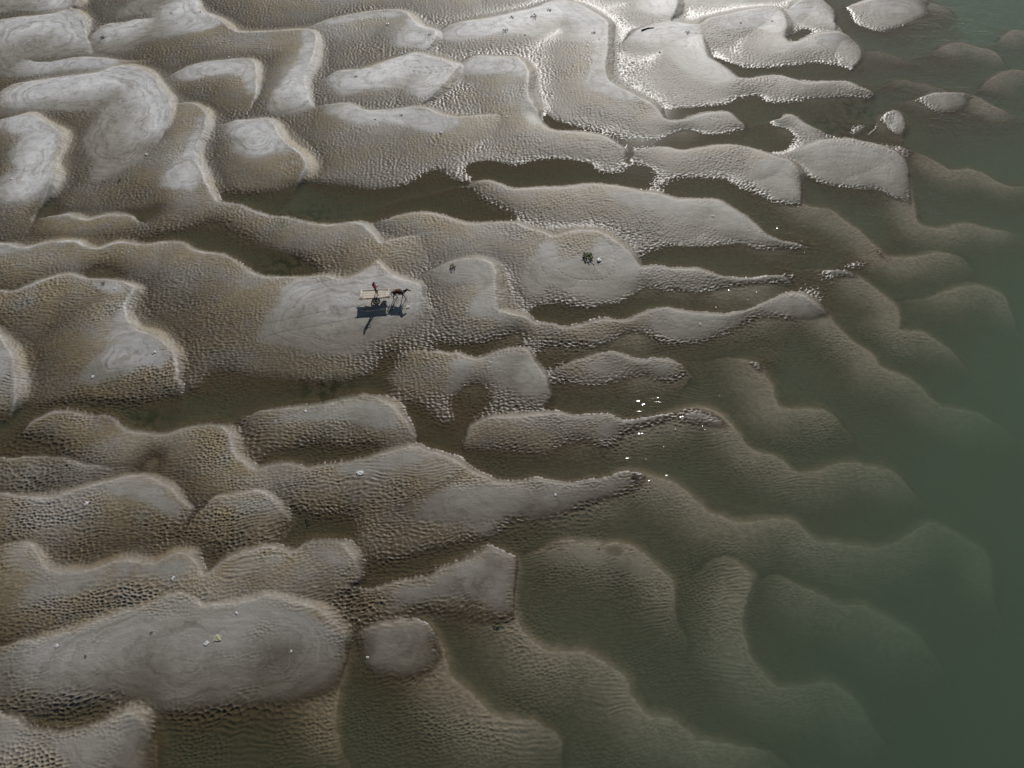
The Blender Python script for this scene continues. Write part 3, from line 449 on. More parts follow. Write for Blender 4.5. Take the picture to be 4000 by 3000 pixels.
# ripples
wx = x + 0.35 * perlin(x / 1.7, yv / 1.7, 12) + 0.9 * perlin(x / 6.1, yv / 6.1, 13)
wy = yv + 0.30 * perlin(x / 1.9, yv / 1.9, 14) + 0.9 * perlin(x / 5.3, yv / 5.3, 15)
rot = R(-6); rx = wx * math.cos(rot) - wy * math.sin(rot); ry = wx * math.sin(rot) + wy * math.cos(rot)
low = 1 - sstep(0.02, 0.30, e)
patch = sstep(-0.4, 0.4, fbm(x / 9, yv / 6, 3, 21))
fine = pits(rx / 0.38, ry / 0.26, 1) - 0.5
big = pits(rx / 0.50, ry / 0.34, 2) - 0.5
lc = perlin(rx / 1.5, ry / 0.9, 16)
trains = 0.42 * np.sin(2 * math.pi * (ry / 0.34 + 0.9 * lc + 0.25 * rx)) * (0.55 + 0.9 * perlin(rx / 0.7, ry / 0.5, 17))
trm = sstep(-0.1, 0.4, fbm(x / 5, yv / 4, 2, 22))
fine = fine * (1 - 0.75 * trm) + trains * 0.75 * trm
mix = (1 - 0.85 * sstep(-0.03, -0.16, e)) * np.clip(0.15 + 0.75 * low * (0.5 + 0.7 * patch), 0, 1)
deep = (1 - 0.30 * sstep(-0.02, -0.2, e)) * (1 - 0.6 * sstep(-0.2, -0.9, e))
leew = sstep(0.0, 0.5, ld)                             # none on the slip face itself
dents = sstep(0.05, 0.5, fbm(x / 2.6, yv / 1.8, 3, 81))
amp = (1 - pr * (0.95 - 0.22 * dents)) * (0.35 + 0.65 * leew)
rip = amp * deep * ((1 - mix) * fine * 0.130 * (0.30 + 0.9 * patch) + mix * (big * 0.105 * (0.6 + 0.5 * patch) + fine * 0.045))
# cart-wheel and hoof trails pressed in the firm silt come with the smooth pads; broad swells of the pad itself
rip += pr * 0.012 * fbm(x / 0.9, yv / 0.5, 3, 77)
z = e + rip
BREACH = ground([(1362,318),(1360,335),(1355,350)], 0.05)
for a, b in zip(BREACH[:-1], BREACH[1:]):
    d = b - a; t = np.clip(((x - a[0]) * d[0] + (yv - a[1]) * d[1]) / (d @ d), 0, 1)
    q = np.hypot(x - a[0] - t * d[0], yv - a[1] - t * d[1]); z = np.where(q < 1.2, z - (z + 0.03) * np.exp(-(q / 0.35) ** 2) * (z > -0.03), z)
trk = np.zeros_like(z)
def track(pts, width, dent, dots=0.0, zz=0.35):
    global trk, z
    Q = catmull(ground(pts, zz), 4); acc = 0.0
    for a, b in zip(Q[:-1], Q[1:]):
        d = b - a; ll = math.hypot(*d)
        j = np.where((yv > min(a[1], b[1]) - 1) & (yv < max(a[1], b[1]) + 1) & (x > min(a[0], b[0]) - 1) & (x < max(a[0], b[0]) + 1))[0]
        if len(j) == 0: continue
        t = np.clip(((x[j] - a[0]) * d[0] + (yv[j] - a[1]) * d[1]) / (ll * ll), 0, 1)
        q = np.hypot(x[j] - a[0] - t * d[0], yv[j] - a[1] - t * d[1]); w = np.exp(-(q / width) ** 2)
        if dots: w = w * (0.5 + 0.5 * np.cos((acc + t * ll) * 2 * math.pi / dots))
        trk[j] = np.maximum(trk[j], w); z[j] -= dent * w; acc += ll
# hoof prints and wheel marks
for tp in ([(1134,527),(1160,515),(1190,511),(1219,507),(1266,502),(1294,512),(1318,530),(1327,547),(1328,565),(1321,587),(1301,600),(1268,601),(1241,598),(1218,590),(1206,580)],
           [(1165,560),(1172,580),(1180,590)]): track(tp, 0.08, 0.022, 0.55)
for tp in ([(553,730),(615,712),(678,702),(770,684),(790,680)],[(578,695),(678,675),(760,662),(790,655)],[(690,600),(700,615),(720,630)],[(850,700),(900,672),(925,650)],[(830,640),(880,652),(930,645)]): track(tp, 0.07, 0.012)
for tp in ([(850,138),(900,147),(940,146),(985,146)],[(880,150),(930,158),(975,150)],[(1480,72),(1560,74),(1640,77)],[(1280,88),(1305,88)],[(1270,103),(1310,102)]): track(tp, 0.12, 0.03, 0.8)
me = bpy.data.meshes.new('sand_flats')
co = np.stack([x, yv, z], 1).astype(np.float32)
nq = (nr - 1) * (nc - 1)
idx = (np.arange(nr - 1)[:, None] * nc + np.arange(nc - 1)[None]).ravel()
quads = np.stack([idx, idx + 1, idx + nc + 1, idx + nc], 1).astype(np.int32)
me.vertices.add(len(co)); me.vertices.foreach_set('co', co.ravel())
me.loops.add(nq * 4); me.loops.foreach_set('vertex_index', quads.ravel())
me.polygons.add(nq); me.polygons.foreach_set('loop_start', np.arange(0, nq * 4, 4, dtype=np.int32))
me.polygons.foreach_set('use_smooth', np.ones(nq, bool))
me.update(calc_edges=True)
def attr(mesh, name, a):
    t = mesh.attributes.new(name, 'FLOAT', 'POINT'); t.data.foreach_set('value', np.ascontiguousarray(a, np.float32))
tan = sstep(-0.55, 0.25, fbm(x / 11 + 3, yv / 7, 4, 31)) * (1 - pd) * (1 - 0.9 * rm) * sstep(-0.05, 0.1, e) * (1 - 0.6 * sstep(-10, 50, x))
pw = S(padw)
moist_vignette = np.clip(0.55 - (yv - 45) / 110 + (x + 10) / 130 + 0.22 * fbm(x / 14, yv / 9, 3, 71), 0, 1)  # river damp, plus lens vignette painted in as darker sand towards the camera
attr(me, 'moist_vignette', moist_vignette)
ev = S(env)
attr(me, 'silt', np.where(e > 0.0, z, np.maximum(z, 0.9 * (ev - 0.08) * sstep(0.02, -0.05, e) + z * (1 - sstep(0.02, -0.05, e)))))
attr(me, 'pad', pc_); attr(me, 'stain', tan); attr(me, 'ring', pw); attr(me, 'track', trk)
mud = S(blur(wat, 0.5)) * sstep(16.0, -6.0, x - 0.35 * (yv - 45)) * (e < 0.1)
attr(me, 'mud', mud)
attr(me, 'slip', sstep(0.85, 0.12, ld) * sstep(0.0, 0.1, ld))
alg = np.zeros_like(x)
for ax, ay, ar in ((680,460,2.2),(625,470,1.6),(330,908,1.1),(300,905,0.8),(600,575,1.8),(640,565,1.2),(700,840,2.0),(1860,235,2.5),(1800,270,2.5)):
    q = g1(ax, ay); alg = np.maximum(alg, np.exp(-((x - q[0]) ** 2 + ((yv - q[1]) * 1.4) ** 2) / (2 * ar * ar)))
alg = alg * sstep(-0.25, 0.35, fbm(x / 0.9, yv / 0.9, 3, 55))
attr(me, 'algae', alg)
sand = bpy.data.objects.new('sand_flats', me); C.objects.link(sand); sand['kind'] = 'structure'
sand['label'] = 'rippled grey sand flats with scalloped bars and pale silt pads'; 
def ground_z(px, py):
    """height of the finished sheet at a point (nearest row and column)"""
    j = int(np.argmin(np.abs(rows - py))); i = int(np.argmin(np.abs(VX[j] - px)))
    return float(z.reshape(nr, nc)[j, i])

# sand material ------------------------------------------------------------------------------------
m, n, l = material('river_sand'); b = n['Principled BSDF']
def A(name): a = n.new('ShaderNodeAttribute'); a.attribute_name = name; return a.outputs['Fac']
def math_(op, a, b_=None, c=None, clamp=False):
    q = n.new('ShaderNodeMath'); q.operation = op; q.use_clamp = clamp
    for k, vv in enumerate((a, b_, c)):
        if vv is None: continue
        if hasattr(vv, 'links'): l.new(vv, q.inputs[k])
        else: q.inputs[k].default_value = vv
    return q.outputs[0]
def mixc(f, a, b_, mode='MIX'):
    q = n.new('ShaderNodeMix'); q.data_type = 'RGBA'; q.blend_type = mode
    if hasattr(f, 'links'): l.new(f, q.inputs[0])
    else: q.inputs[0].default_value = f
    for k, vv in ((6, a), (7, b_)):
        if hasattr(vv, 'links'): l.new(vv, q.inputs[k])
        else: q.inputs[k].default_value = (*vv, 1)
    return q.outputs[2]
def noise(scale, detail=5, vec=None, rough=0.55):
    q = n.new('ShaderNodeTexNoise'); q.inputs['Scale'].default_value = scale; q.inputs['Detail'].default_value = detail; q.inputs['Roughness'].default_value = rough
    l.new(vec if vec else tcs, q.inputs['Vector']); return q.outputs[0]
def mrange(v, a, b_, c=0.0, d=1.0):
    q = n.new('ShaderNodeMapRange'); q.interpolation_type = 'SMOOTHSTEP'; l.new(v, q.inputs[0])
    for k, vv in enumerate((a, b_, c, d)): q.inputs[k + 1].default_value = vv
    return q.outputs[0]
geo = n.new('ShaderNodeNewGeometry'); tcs = geo.outputs['Position']
sep = n.new('ShaderNodeSeparateXYZ'); l.new(tcs, sep.inputs[0]); pz = sep.outputs['Z']
mpn = n.new('ShaderNodeMapping'); mpn.inputs['Scale'].default_value = (1, 1, 0.0); l.new(tcs, mpn.inputs[0]); flat = mpn.outputs[0]
n1 = noise(0.35, 4, flat); n2 = noise(2.2, 5, flat); n3 = noise(14, 4, flat)
P_, T_, G_ = A('pad'), A('stain'), A('ring')
grey = mixc(mrange(n2, .3, .7), SAND_A, SAND_B)
tanc = mixc(mrange(n2, .3, .7), STAIN_A, STAIN_B)
col = mixc(math_('MULTIPLY', T_, mrange(n1, .25, .55)), grey, tanc)
col = mixc(A('moist_vignette'), col, mixc(1.0, col, MOIST_VIGNETTE, 'MULTIPLY'))
palec = mixc(mrange(math_('ADD', A('moist_vignette'), math_('MULTIPLY', math_('SUBTRACT', n1, .5), .35)), 0.0, .75), PALE_B, PALE_A)
# drying rings of silt on the pads
rg = math_('ADD', math_('MULTIPLY', G_, 44.0), math_('MULTIPLY', n1, 16.0)); rg = math_('ADD', rg, math_('MULTIPLY', n2, 1.0))
ring = mrange(math_('SINE', rg), .35, 1.0); ring = math_('MULTIPLY', ring, mrange(n2, .35, .6))
palec = mixc(math_('MULTIPLY', math_('MULTIPLY', ring, mrange(noise(.3, 3, flat), .40, .58)), 0.5), palec, RING_C)
sp2 = n.new('ShaderNodeSeparateXYZ'); l.new(tcs, sp2.inputs[0]); cb = n.new('ShaderNodeCombineXYZ')
l.new(math_('ADD', math_('MULTIPLY', G_, 24.0), math_('MULTIPLY', n1, 7.0)), cb.inputs[0]); l.new(math_('MULTIPLY', sp2.outputs['X'], .16), cb.inputs[1]); l.new(math_('MULTIPLY', sp2.outputs['Y'], .16), cb.inputs[2])
band = noise(1.0, 4, cb.outputs[0], .6)
palec = mixc(mrange(band, .50, .66, 0, .7), palec, mixc(1.0, palec, (0.62, 0.58, 0.51), 'MULTIPLY'))
palec = mixc(mrange(band, .48, .32, 0, .6), palec, mixc(1.0, palec, (1.28, 1.28, 1.27), 'MULTIPLY'))
blot = mrange(noise(0.9, 5, flat, .65), .45, .72); palec = mixc(math_('MULTIPLY', blot, 0.45), palec, RING_D)
col = mixc(P_, col, palec)
col = mixc(math_('MULTIPLY', A('track'), 0.3), col, (0.10, 0.092, 0.08))
col = mixc(math_('MULTIPLY', A('algae'), 0.8), col, (0.045, 0.060, 0.014))
col = mixc(mrange(n3, .25, .75), mixc(1.0, col, (0.86, 0.86, 0.86), 'MULTIPLY'), col)
damp_shade = mrange(math_('ADD', A('silt'), math_('MULTIPLY', math_('SUBTRACT', n1, 0.5), 0.2)), 0.40, 0.015)  # wet sand near the waterline, with slope shading of the bars put into the colour
col = mixc(damp_shade, col, mixc(1.0, col, DAMP_SHADE, 'MULTIPLY'))
col = mixc(A('slip'), col, mixc(1.0, col, (0.70, 0.68, 0.65), 'MULTIPLY'))     # slip faces coloured darker to tone down their sunlit brightness
wl_ = math_('ADD', pz, math_('MULTIPLY', math_('SUBTRACT', n2, 0.5), 0.05))
wet = mrange(wl_, 0.12, 0.0)
sub = mrange(pz, 0.012, -0.012)
col = mixc(wet, col, mixc(1.0, col, (0.80, 0.78, 0.74), 'MULTIPLY'))
col = mixc(math_('MULTIPLY', A('mud'), wet), col, mixc(1.0, col, (0.74, 0.67, 0.54), 'MULTIPLY'))
col = mixc(sub, col, mixc(1.0, col, (1.22, 1.20, 1.14), 'MULTIPLY'))
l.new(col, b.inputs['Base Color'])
l.new(mrange(wet, 0, 1, 0.58, 0.40), b.inputs['Roughness']); b.inputs['IOR'].default_value = 1.36
l.new(mrange(sub, 0, 1, 0.5, 0.0), b.inputs['Specular IOR Level'])
bp = n.new('ShaderNodeBump'); bp.inputs['Strength'].default_value = 0.5; bp.inputs['Distance'].default_value = 0.03
hb = math_('ADD', math_('MULTIPLY', n3, 0.5), math_('MULTIPLY', noise(5.5, 4, flat), 0.8)); l.new(hb, bp.inputs['Height']); l.new(bp.outputs[0], b.inputs['Normal'])
me.materials.append(m)

# ------------------------------------------------------------------ the water: a body with a surface at datum
wx_ = np.concatenate([[-900, -300, -150], np.arange(-100, 100.1, 1.0), [150, 300, 900]])
wy_ = np.concatenate([[-200, -80], np.arange(-10, 140.1, 1.0), [200, 400, 950]])
bm = bmesh.new()
WXg, WYg = np.meshgrid(wx_, wy_)
me_w = bpy.data.meshes.new('river_water'); nwx, nwy = len(wx_), len(wy_)
top = np.stack([WXg.ravel(), WYg.ravel(), np.zeros(WXg.size)], 1)
bot = [(wx_[0], wy_[0], -8), (wx_[-1], wy_[0], -8), (wx_[-1], wy_[-1], -8), (wx_[0], wy_[-1], -8)]
faces = [(j * nwx + i, j * nwx + i + 1, (j + 1) * nwx + i + 1, (j + 1) * nwx + i) for j in range(nwy - 1) for i in range(nwx - 1)]
nb = len(top); last = (nwy - 1) * nwx
faces += [(nb + 3, nb + 2, nb + 1, nb),
          tuple([nb, nb + 1] + [i for i in range(nwx - 1, -1, -1)]),
          tuple([nb + 2, nb + 3] + [last + i for i in range(nwx)]),
          tuple([nb + 1, nb + 2] + [j * nwx + nwx - 1 for j in range(nwy - 1, -1, -1)]),
          tuple([nb + 3, nb] + [j * nwx for j in range(nwy)])]
me_w.from_pydata([tuple(p) for p in top] + bot, [], faces); me_w.update(); bm.free()
water = bpy.data.objects.new('river_water', me_w); C.objects.link(water); water['kind'] = 'structure'
water['label'] = 'shallow clear green river water and pools between the sand bars'
chop = np.zeros(nb + 4, np.float32)
for ax, ay, ar, av in ((1760,520,5,1),(1640,690,5,1),(1450,900,4,1),(1560,930,5,1),(1380,1060,4,.9),(1500,1090,3.5,.6),(1290,1220,4,.9),(1400,1210,3,.8),(1980,450,4,1),(2060,230,6,1),(1880,720,5,.8),(1640,870,4,.7),(2040,60,8,.9),(1860,470,3,.9),(1250,1350,3.,.4),(1000,1330,2,.5),(1750,810,4,.5),(850,1490,3,.2)):
    q = g1(ax, ay); dq = (top[:, 0] - q[0]) ** 2 + (top[:, 1] - q[1]) ** 2
    chop[:nb] = np.maximum(chop[:nb], av * np.exp(-dq / (2 * ar * ar)))
attr(me_w, 'chop', chop)
m, n, l = material('river_water')
for q in list(n):
    if q.type == 'BSDF_PRINCIPLED': n.remove(q)
outn = [q for q in n if q.type == 'OUTPUT_MATERIAL'][0]
geo = n.new('ShaderNodeNewGeometry'); tcs = geo.outputs['Position']
mpn = n.new('ShaderNodeMapping'); mpn.inputs['Scale'].default_value = (0.20, 2.4, 1); mpn.inputs['Rotation'].default_value = (0, 0, R(-12)); l.new(tcs, mpn.inputs[0])
w1 = noise(1.6, 1.5, mpn.outputs[0], .5); w2 = mrange(noise(0.5, 2, tcs), .42, .56)
CH = A('chop')
hh = math_('MULTIPLY', math_('MULTIPLY', w1, 0.09), math_('ADD', math_('MULTIPLY', math_('MULTIPLY', CH, w2), 1.0), 0.004))
bp = n.new('ShaderNodeBump'); bp.inputs['Strength'].default_value = 1.0; bp.inputs['Distance'].default_value = 1.0; l.new(hh, bp.inputs['Height'])
dt = n.new('ShaderNodeVectorMath'); dt.operation = 'DOT_PRODUCT'; l.new(bp.outputs[0], dt.inputs[0]); l.new(geo.outputs['Incoming'], dt.inputs[1])
ca = math_('ABSOLUTE', dt.outputs['Value'])            # air-side reflectance from either side, so daylight enters the water
fres = math_('ADD', math_('MULTIPLY', math_('POWER', math_('SUBTRACT', 1.0, ca, clamp=True), 5.0), 0.98), 0.02)
gl = n.new('ShaderNodeBsdfGlossy'); gl.inputs['Roughness'].default_value = 0.05; l.new(bp.outputs[0], gl.inputs['Normal'])
tr = n.new('ShaderNodeBsdfTransparent'); mx = n.new('ShaderNodeMixShader')
l.new(fres, mx.inputs[0]); l.new(tr.outputs[0], mx.inputs[1]); l.new(gl.outputs[0], mx.inputs[2]); l.new(mx.outputs[0], outn.inputs['Surface'])
va = n.new('ShaderNodeVolumeAbsorption'); va.inputs['Color'].default_value = (0.38, 0.60, 0.44, 1); va.inputs['Density'].default_value = WATER_ABS
vsn = n.new('ShaderNodeVolumeScatter'); vsn.inputs['Color'].default_value = (0.56, 0.69, 0.48, 1); vsn.inputs['Density'].default_value = WATER_SCA; vsn.inputs['Anisotropy'].default_value = 0.1
ad = n.new('ShaderNodeAddShader'); l.new(va.outputs[0], ad.inputs[0]); l.new(vsn.outputs[0], ad.inputs[1]); l.new(ad.outputs[0], outn.inputs['Volume'])
me_w.materials.append(m)

# ================================================================== things on the flats
def tag(o, label, cat, group=None):
    o['label'] = label; o['category'] = cat
    if group: o['group'] = group
    return o
def link(name, mesh, mat=None, parent=None, loc=None):
    o = bpy.data.objects.new(name, mesh); C.objects.link(o)
    if mat: mesh.materials.append(mat)
    if parent: o.parent = parent
    if loc: o.location = loc
    return o
def empty(name, loc, rz=0.0):
    o = bpy.data.objects.new(name, None); C.objects.link(o); o.location = loc; o.rotation_euler = (0, 0, rz); o.empty_display_size = 0.3
    return o
def tube(bm, pts, rad, seg=8, bend=0.0, caps=True):
    """round pole along pts (list of Vector), rad a number or one radius per point"""
    pts = [Vector(p) for p in pts]; k = len(pts); rr = rad if isinstance(rad, (list, tuple)) else [rad] * k; rings = []
    for i, p in enumerate(pts):
        d = (pts[min(i + 1, k - 1)] - pts[max(i - 1, 0)]).normalized()
        a = d.orthogonal().normalized() if i == 0 else (ref - d * ref.dot(d)).normalized()
        ref = a; b = d.cross(a)
        rings.append([bm.verts.new(p + (a * math.cos(t) + b * math.sin(t)) * rr[i]) for t in (2 * math.pi * q / seg for q in range(seg))])
    for r0, r1 in zip(rings[:-1], rings[1:]):
        for q in range(seg): bm.faces.new((r0[q], r0[(q + 1) % seg], r1[(q + 1) % seg], r1[q]))
    if caps: bm.faces.new(rings[0][::-1]); bm.faces.new(rings[-1])
def bamboo(p0, p1, r, seed, seg=8, sag=0.0):
    """a bamboo pole with nodes, a slight bow and taper"""
    rr = random.Random(seed); p0, p1 = Vector(p0), Vector(p1); L = (p1 - p0).length; nn = max(2, int(L / 0.32)); pts, rad = [], []
    off = Vector((rr.uniform(-1, 1), rr.uniform(-1, 1), rr.uniform(-1, 0.4))) * 0.008
    for i in range(nn + 1):
        t = i / nn; c = p0.lerp(p1, t) + off * math.sin(t * math.pi) + Vector((0, 0, -sag * math.sin(t * math.pi))); base = r * (1.05 - 0.14 * t)
        d = (p1 - p0).normalized() * 0.012
        if 0 < i < nn: pts += [c - d * 1.6, c, c + d * 1.6]; rad += [base, base * 1.17, base]
        else: pts.append(c); rad.append(base)
    bm = bmesh.new(); tube(bm, pts, rad, seg); return bm
def fin(name, bm, mat, parent=None, smooth=True, loc=None):
    me_ = bpy.data.meshes.new(name); bmesh.ops.recalc_face_normals(bm, faces=bm.faces); bm.to_mesh(me_); bm.free()
    if smooth:
        for p in me_.polygons: p.use_smooth = True
    return link(name, me_, mat, parent, loc)
def skin(name, V, Eg, mat, parent=None, root=None, sub=2, loc=None):
    """grow one continuous body over a jointed skeleton: V {joint: (x, y, z, r[, r2])}"""
    keys = list(V); ix = {k: i for i, k in enumerate(keys)}
    me_ = bpy.data.meshes.new(name); me_.from_pydata([V[k][:3] for k in keys], [(ix[a], ix[b]) for a, b in Eg], [])
    o = bpy.data.objects.new(name, me_); C.objects.link(o)
    sm = o.modifiers.new('skin', 'SKIN'); sm.use_smooth_shade = True; sm.branch_smoothing = 0.6
    lay = me_.skin_vertices[0].data if me_.skin_vertices else None
    if lay is None:
        bm = bmesh.new(); bm.from_mesh(me_); bm.verts.layers.skin.verify(); bm.to_mesh(me_); bm.free(); lay = me_.skin_vertices[0].data
    for k in keys:
        q = V[k]; lay[ix[k]].radius = (q[3], q[4] if len(q) > 4 else q[3]); lay[ix[k]].use_root = (k == (root or keys[0]))
    ss = o.modifiers.new('sub', 'SUBSURF'); ss.levels = sub; ss.render_levels = sub
    bpy.context.view_layer.update()
    ev = o.evaluated_get(bpy.context.evaluated_depsgraph_get()); res = bpy.data.meshes.new_from_object(ev); res.name = name
    bpy.data.objects.remove(o); bpy.data.meshes.remove(me_)
    for p in res.polygons: p.use_smooth = True
    res.materials.clear(); return link(name, res, mat, parent, loc)

M_bam = simple('sun_bleached_bamboo', (0.80, 0.71, 0.58), .62, .3, 9, .3, stretch=(1, 6, 6))
M_bam2 = simple('weathered_bamboo', (0.62, 0.53, 0.41), .65, .35, 9, .3, stretch=(1, 6, 6))
M_dark = simple('dark_old_wood', (0.085, 0.058, 0.038), .75, .4, 14, .5)
M_tyre = simple('worn_black_rubber', (0.022, 0.021, 0.021), .8, .25, 30, .4)
M_rim = simple('rusty_rim_steel', (0.11, 0.065, 0.04), .6, .4, 22, .3)
M_rope = simple('jute_rope', (0.30, 0.23, 0.14), .85, .3, 60, .6)
M_bundle = simple('shadow_bundle_cloth', (0.07, 0.065, 0.06), .9, .3, 20, .6)
M_horse = simple('dark_bay_hair', (0.060, 0.026, 0.016), .55, .45, 6, .15)
M_black = simple('black_hair', (0.012, 0.010, 0.009), .6, .3, 25, .3)
M_hoof = simple('grey_hoof_horn', (0.06, 0.05, 0.045), .5, .3, 30)
M_skin = simple('brown_skin', (0.135, 0.066, 0.038), .5, .15, 20)
M_red = simple('crimson_cotton', (0.46, 0.022, 0.055), .85, .2, 14, .4)
M_navy = simple('dark_blue_cloth', (0.018, 0.020, 0.040), .85, .3, 14, .4)
M_hair = simple('black_head_hair', (0.008, 0.007, 0.007), .5, .3, 40, .4)
M_whiteb = simple('pale_blue_webbing', (0.50, 0.60, 0.66), .8, .15, 20, .3)
M_leath = simple('dark_harness_leather', (0.05, 0.03, 0.02), .55, .3, 24, .3)
M_redcl = simple('faded_red_saddle_cloth', (0.17, 0.035, 0.022), .9, .3, 12, .4)
M_eye = simple('dark_eye', (0.005, 0.004, 0.004), .15, .1, 5)

# ------------------------------------------------------------------ cart (origin on the sand under the middle of the deck)
CRZ = R(4.4)
def stand(vx, vy, above=0.0):
    """spot on the sand below a point seen at (vx, vy) that lies so far above it"""
    h_ = 0.5
    for _ in range(6): p_ = g1(vx, vy, h_ + above); h_ = ground_z(*p_)
    return p_[0], p_[1], h_
CX, CY, CZ = stand(809.8, 635.6, 0.88)
cart = tag(empty('bamboo_cart', (CX, CY, CZ), CRZ), 'long flat two-wheeled bamboo cart hitched behind the dark horse', 'cart')
HP = 0.88                                             # deck height
HL, HW = 1.45, 0.575
for k in range(13):                                   # lengthwise deck slats, not quite even
    yy = -HW + 0.075 + k * (2 * HW - 0.15) / 12; rr = random.Random(k + 50)
    x0 = -HL + 0.03 + rr.uniform(-.03, .03); x1 = HL - 0.03 + rr.uniform(-.03, .04)
    fin('slat', bamboo((x0, yy + rr.uniform(-.008, .008), HP), (x1, yy + rr.uniform(-.008, .008), HP + rr.uniform(-.006, .006)), 0.037 + rr.uniform(-.004, .003), k, 7), M_bam if k % 4 else M_bam2, cart)
for o_ in cart.children:
    for v_ in o_.data.vertices: v_.co.z = HP + (v_.co.z - HP) * 0.5      # split bamboo lies flat
for k, xx in enumerate((-1.36, -0.72, -0.05, 0.66, 1.36)):
    fin('cross_pole', bamboo((xx, -HW - .07, HP - 0.062), (xx, HW + .07, HP - 0.062), 0.034, 70 + k), M_bam2, cart)
for k, xx in enumerate((-1.40, -1.31, 1.40)):          # end bars lashed over the slats
    fin('end_bar', bamboo((xx, -HW - .05, HP + 0.055), (xx, HW + .05, HP + 0.055), 0.028, 80 + k), M_bam, cart)
for s_ in (-1, 1):
    fin('side_rail', bamboo((-HL - .13, s_ * HW, HP + 0.03), (HL + .10, s_ * HW, HP + 0.03), 0.045, 90 + s_, 10), M_bam2 if s_ > 0 else M_dark, cart)
    sh = fin('shaft', bamboo((-0.75, s_ * (HW - .10), HP - 0.12), (2.62, s_ * 0.40 + 0.04, HP + 0.13), 0.040, 95 + s_, 10), M_bam2, cart)
    b_ = bmesh.new(); tube(b_, [(2.42, s_ * 0.40 + .04, HP + .115), (2.50, s_ * .40 + .04, HP + .12)], 0.055, 8); fin('lashing', b_, M_rope, sh)
    for xx in (-1.36, -0.05, 1.36):
        b_ = bmesh.new(); tube(b_, [(xx - .05, s_ * HW, HP + .028), (xx + .05, s_ * HW, HP + .028)], 0.054, 10); fin('lashing', b_, M_rope, cart)
WR, WX_ = 0.41, 0.10
b_ = bmesh.new(); tube(b_, [(WX_, -0.60, WR), (WX_, 0.60, WR)], 0.035, 10); fin('axle', b_, M_rim, cart)
for s_ in (-1, 1):
    b_ = bmesh.new()
    for dx in (-.16, .16): tube(b_, [(WX_, s_ * 0.46, WR), (WX_ + dx, s_ * 0.46, HP - .09)], 0.03, 6)
    tube(b_, [(WX_ - .3, s_ * .46, HP - .10), (WX_ + .3, s_ * .46, HP - .10)], .035, 6)
    fin('axle_bracket', b_, M_dark, cart)
    w_ = empty('wheel', (WX_, s_ * 0.56, WR)); w_.parent = cart
    def torus(R0, r0, sy=1.0, n1=36, n2=10):
        t_ = bmesh.new(); g = [[t_.verts.new(((R0 + r0 * math.cos(b1)) * math.cos(a1), r0 * sy * math.sin(b1), (R0 + r0 * math.cos(b1)) * math.sin(a1))) for b1 in (2 * math.pi * j / n2 for j in range(n2))] for a1 in (2 * math.pi * i / n1 for i in range(n1))]
        for i in range(n1):
            for j in range(n2): t_.faces.new((g[i][j], g[(i + 1) % n1][j], g[(i + 1) % n1][(j + 1) % n2], g[i][(j + 1) % n2]))
        return t_
    fin('tyre', torus(WR - 0.045, 0.045, 1.25), M_tyre, w_)
    fin('rim', torus(WR - 0.095, 0.020, 1.6), M_rim, w_)
    b_ = bmesh.new(); tube(b_, [(0, -.08, 0), (0, .08, 0)], .06, 12); fin('hub', b_, M_rim, w_)
    for q in range(10):
        a_ = 2 * math.pi * q / 10; b_ = bmesh.new()
        tube(b_, [(.05 * math.cos(a_), 0, .05 * math.sin(a_)), ((WR - .10) * math.cos(a_), 0, (WR - .10) * math.sin(a_))], .014, 6); fin('spoke', b_, M_rim, w_)
# cloth bundle added under the deck's front to stand for an unexplained shadow
b_ = bmesh.new(); bmesh.ops.create_icosphere(b_, subdivisions=3, radius=1)
for v_ in b_.verts:
    c_ = v_.co; k_ = 1 + 0.13 * math.sin(7 * c_.x + 3 * c_.z) + 0.1 * math.sin(9 * c_.y - 5 * c_.x)
    v_.co = Vector((c_.x * 0.30 * k_, c_.y * 0.20 * k_, c_.z * 0.20 * k_ * (1.25 if c_.z < 0 else 0.9)))
sk = fin('added_shadow_bundle', b_, M_bundle, cart, loc=(0.98, 0.22, HP - 0.32))
for dx in (-.14, .14):
    b_ = bmesh.new(); tube(b_, [(dx, 0, .1), (dx * .8, .02, .28)], .012, 6); fin('rope', b_, M_rope, sk)

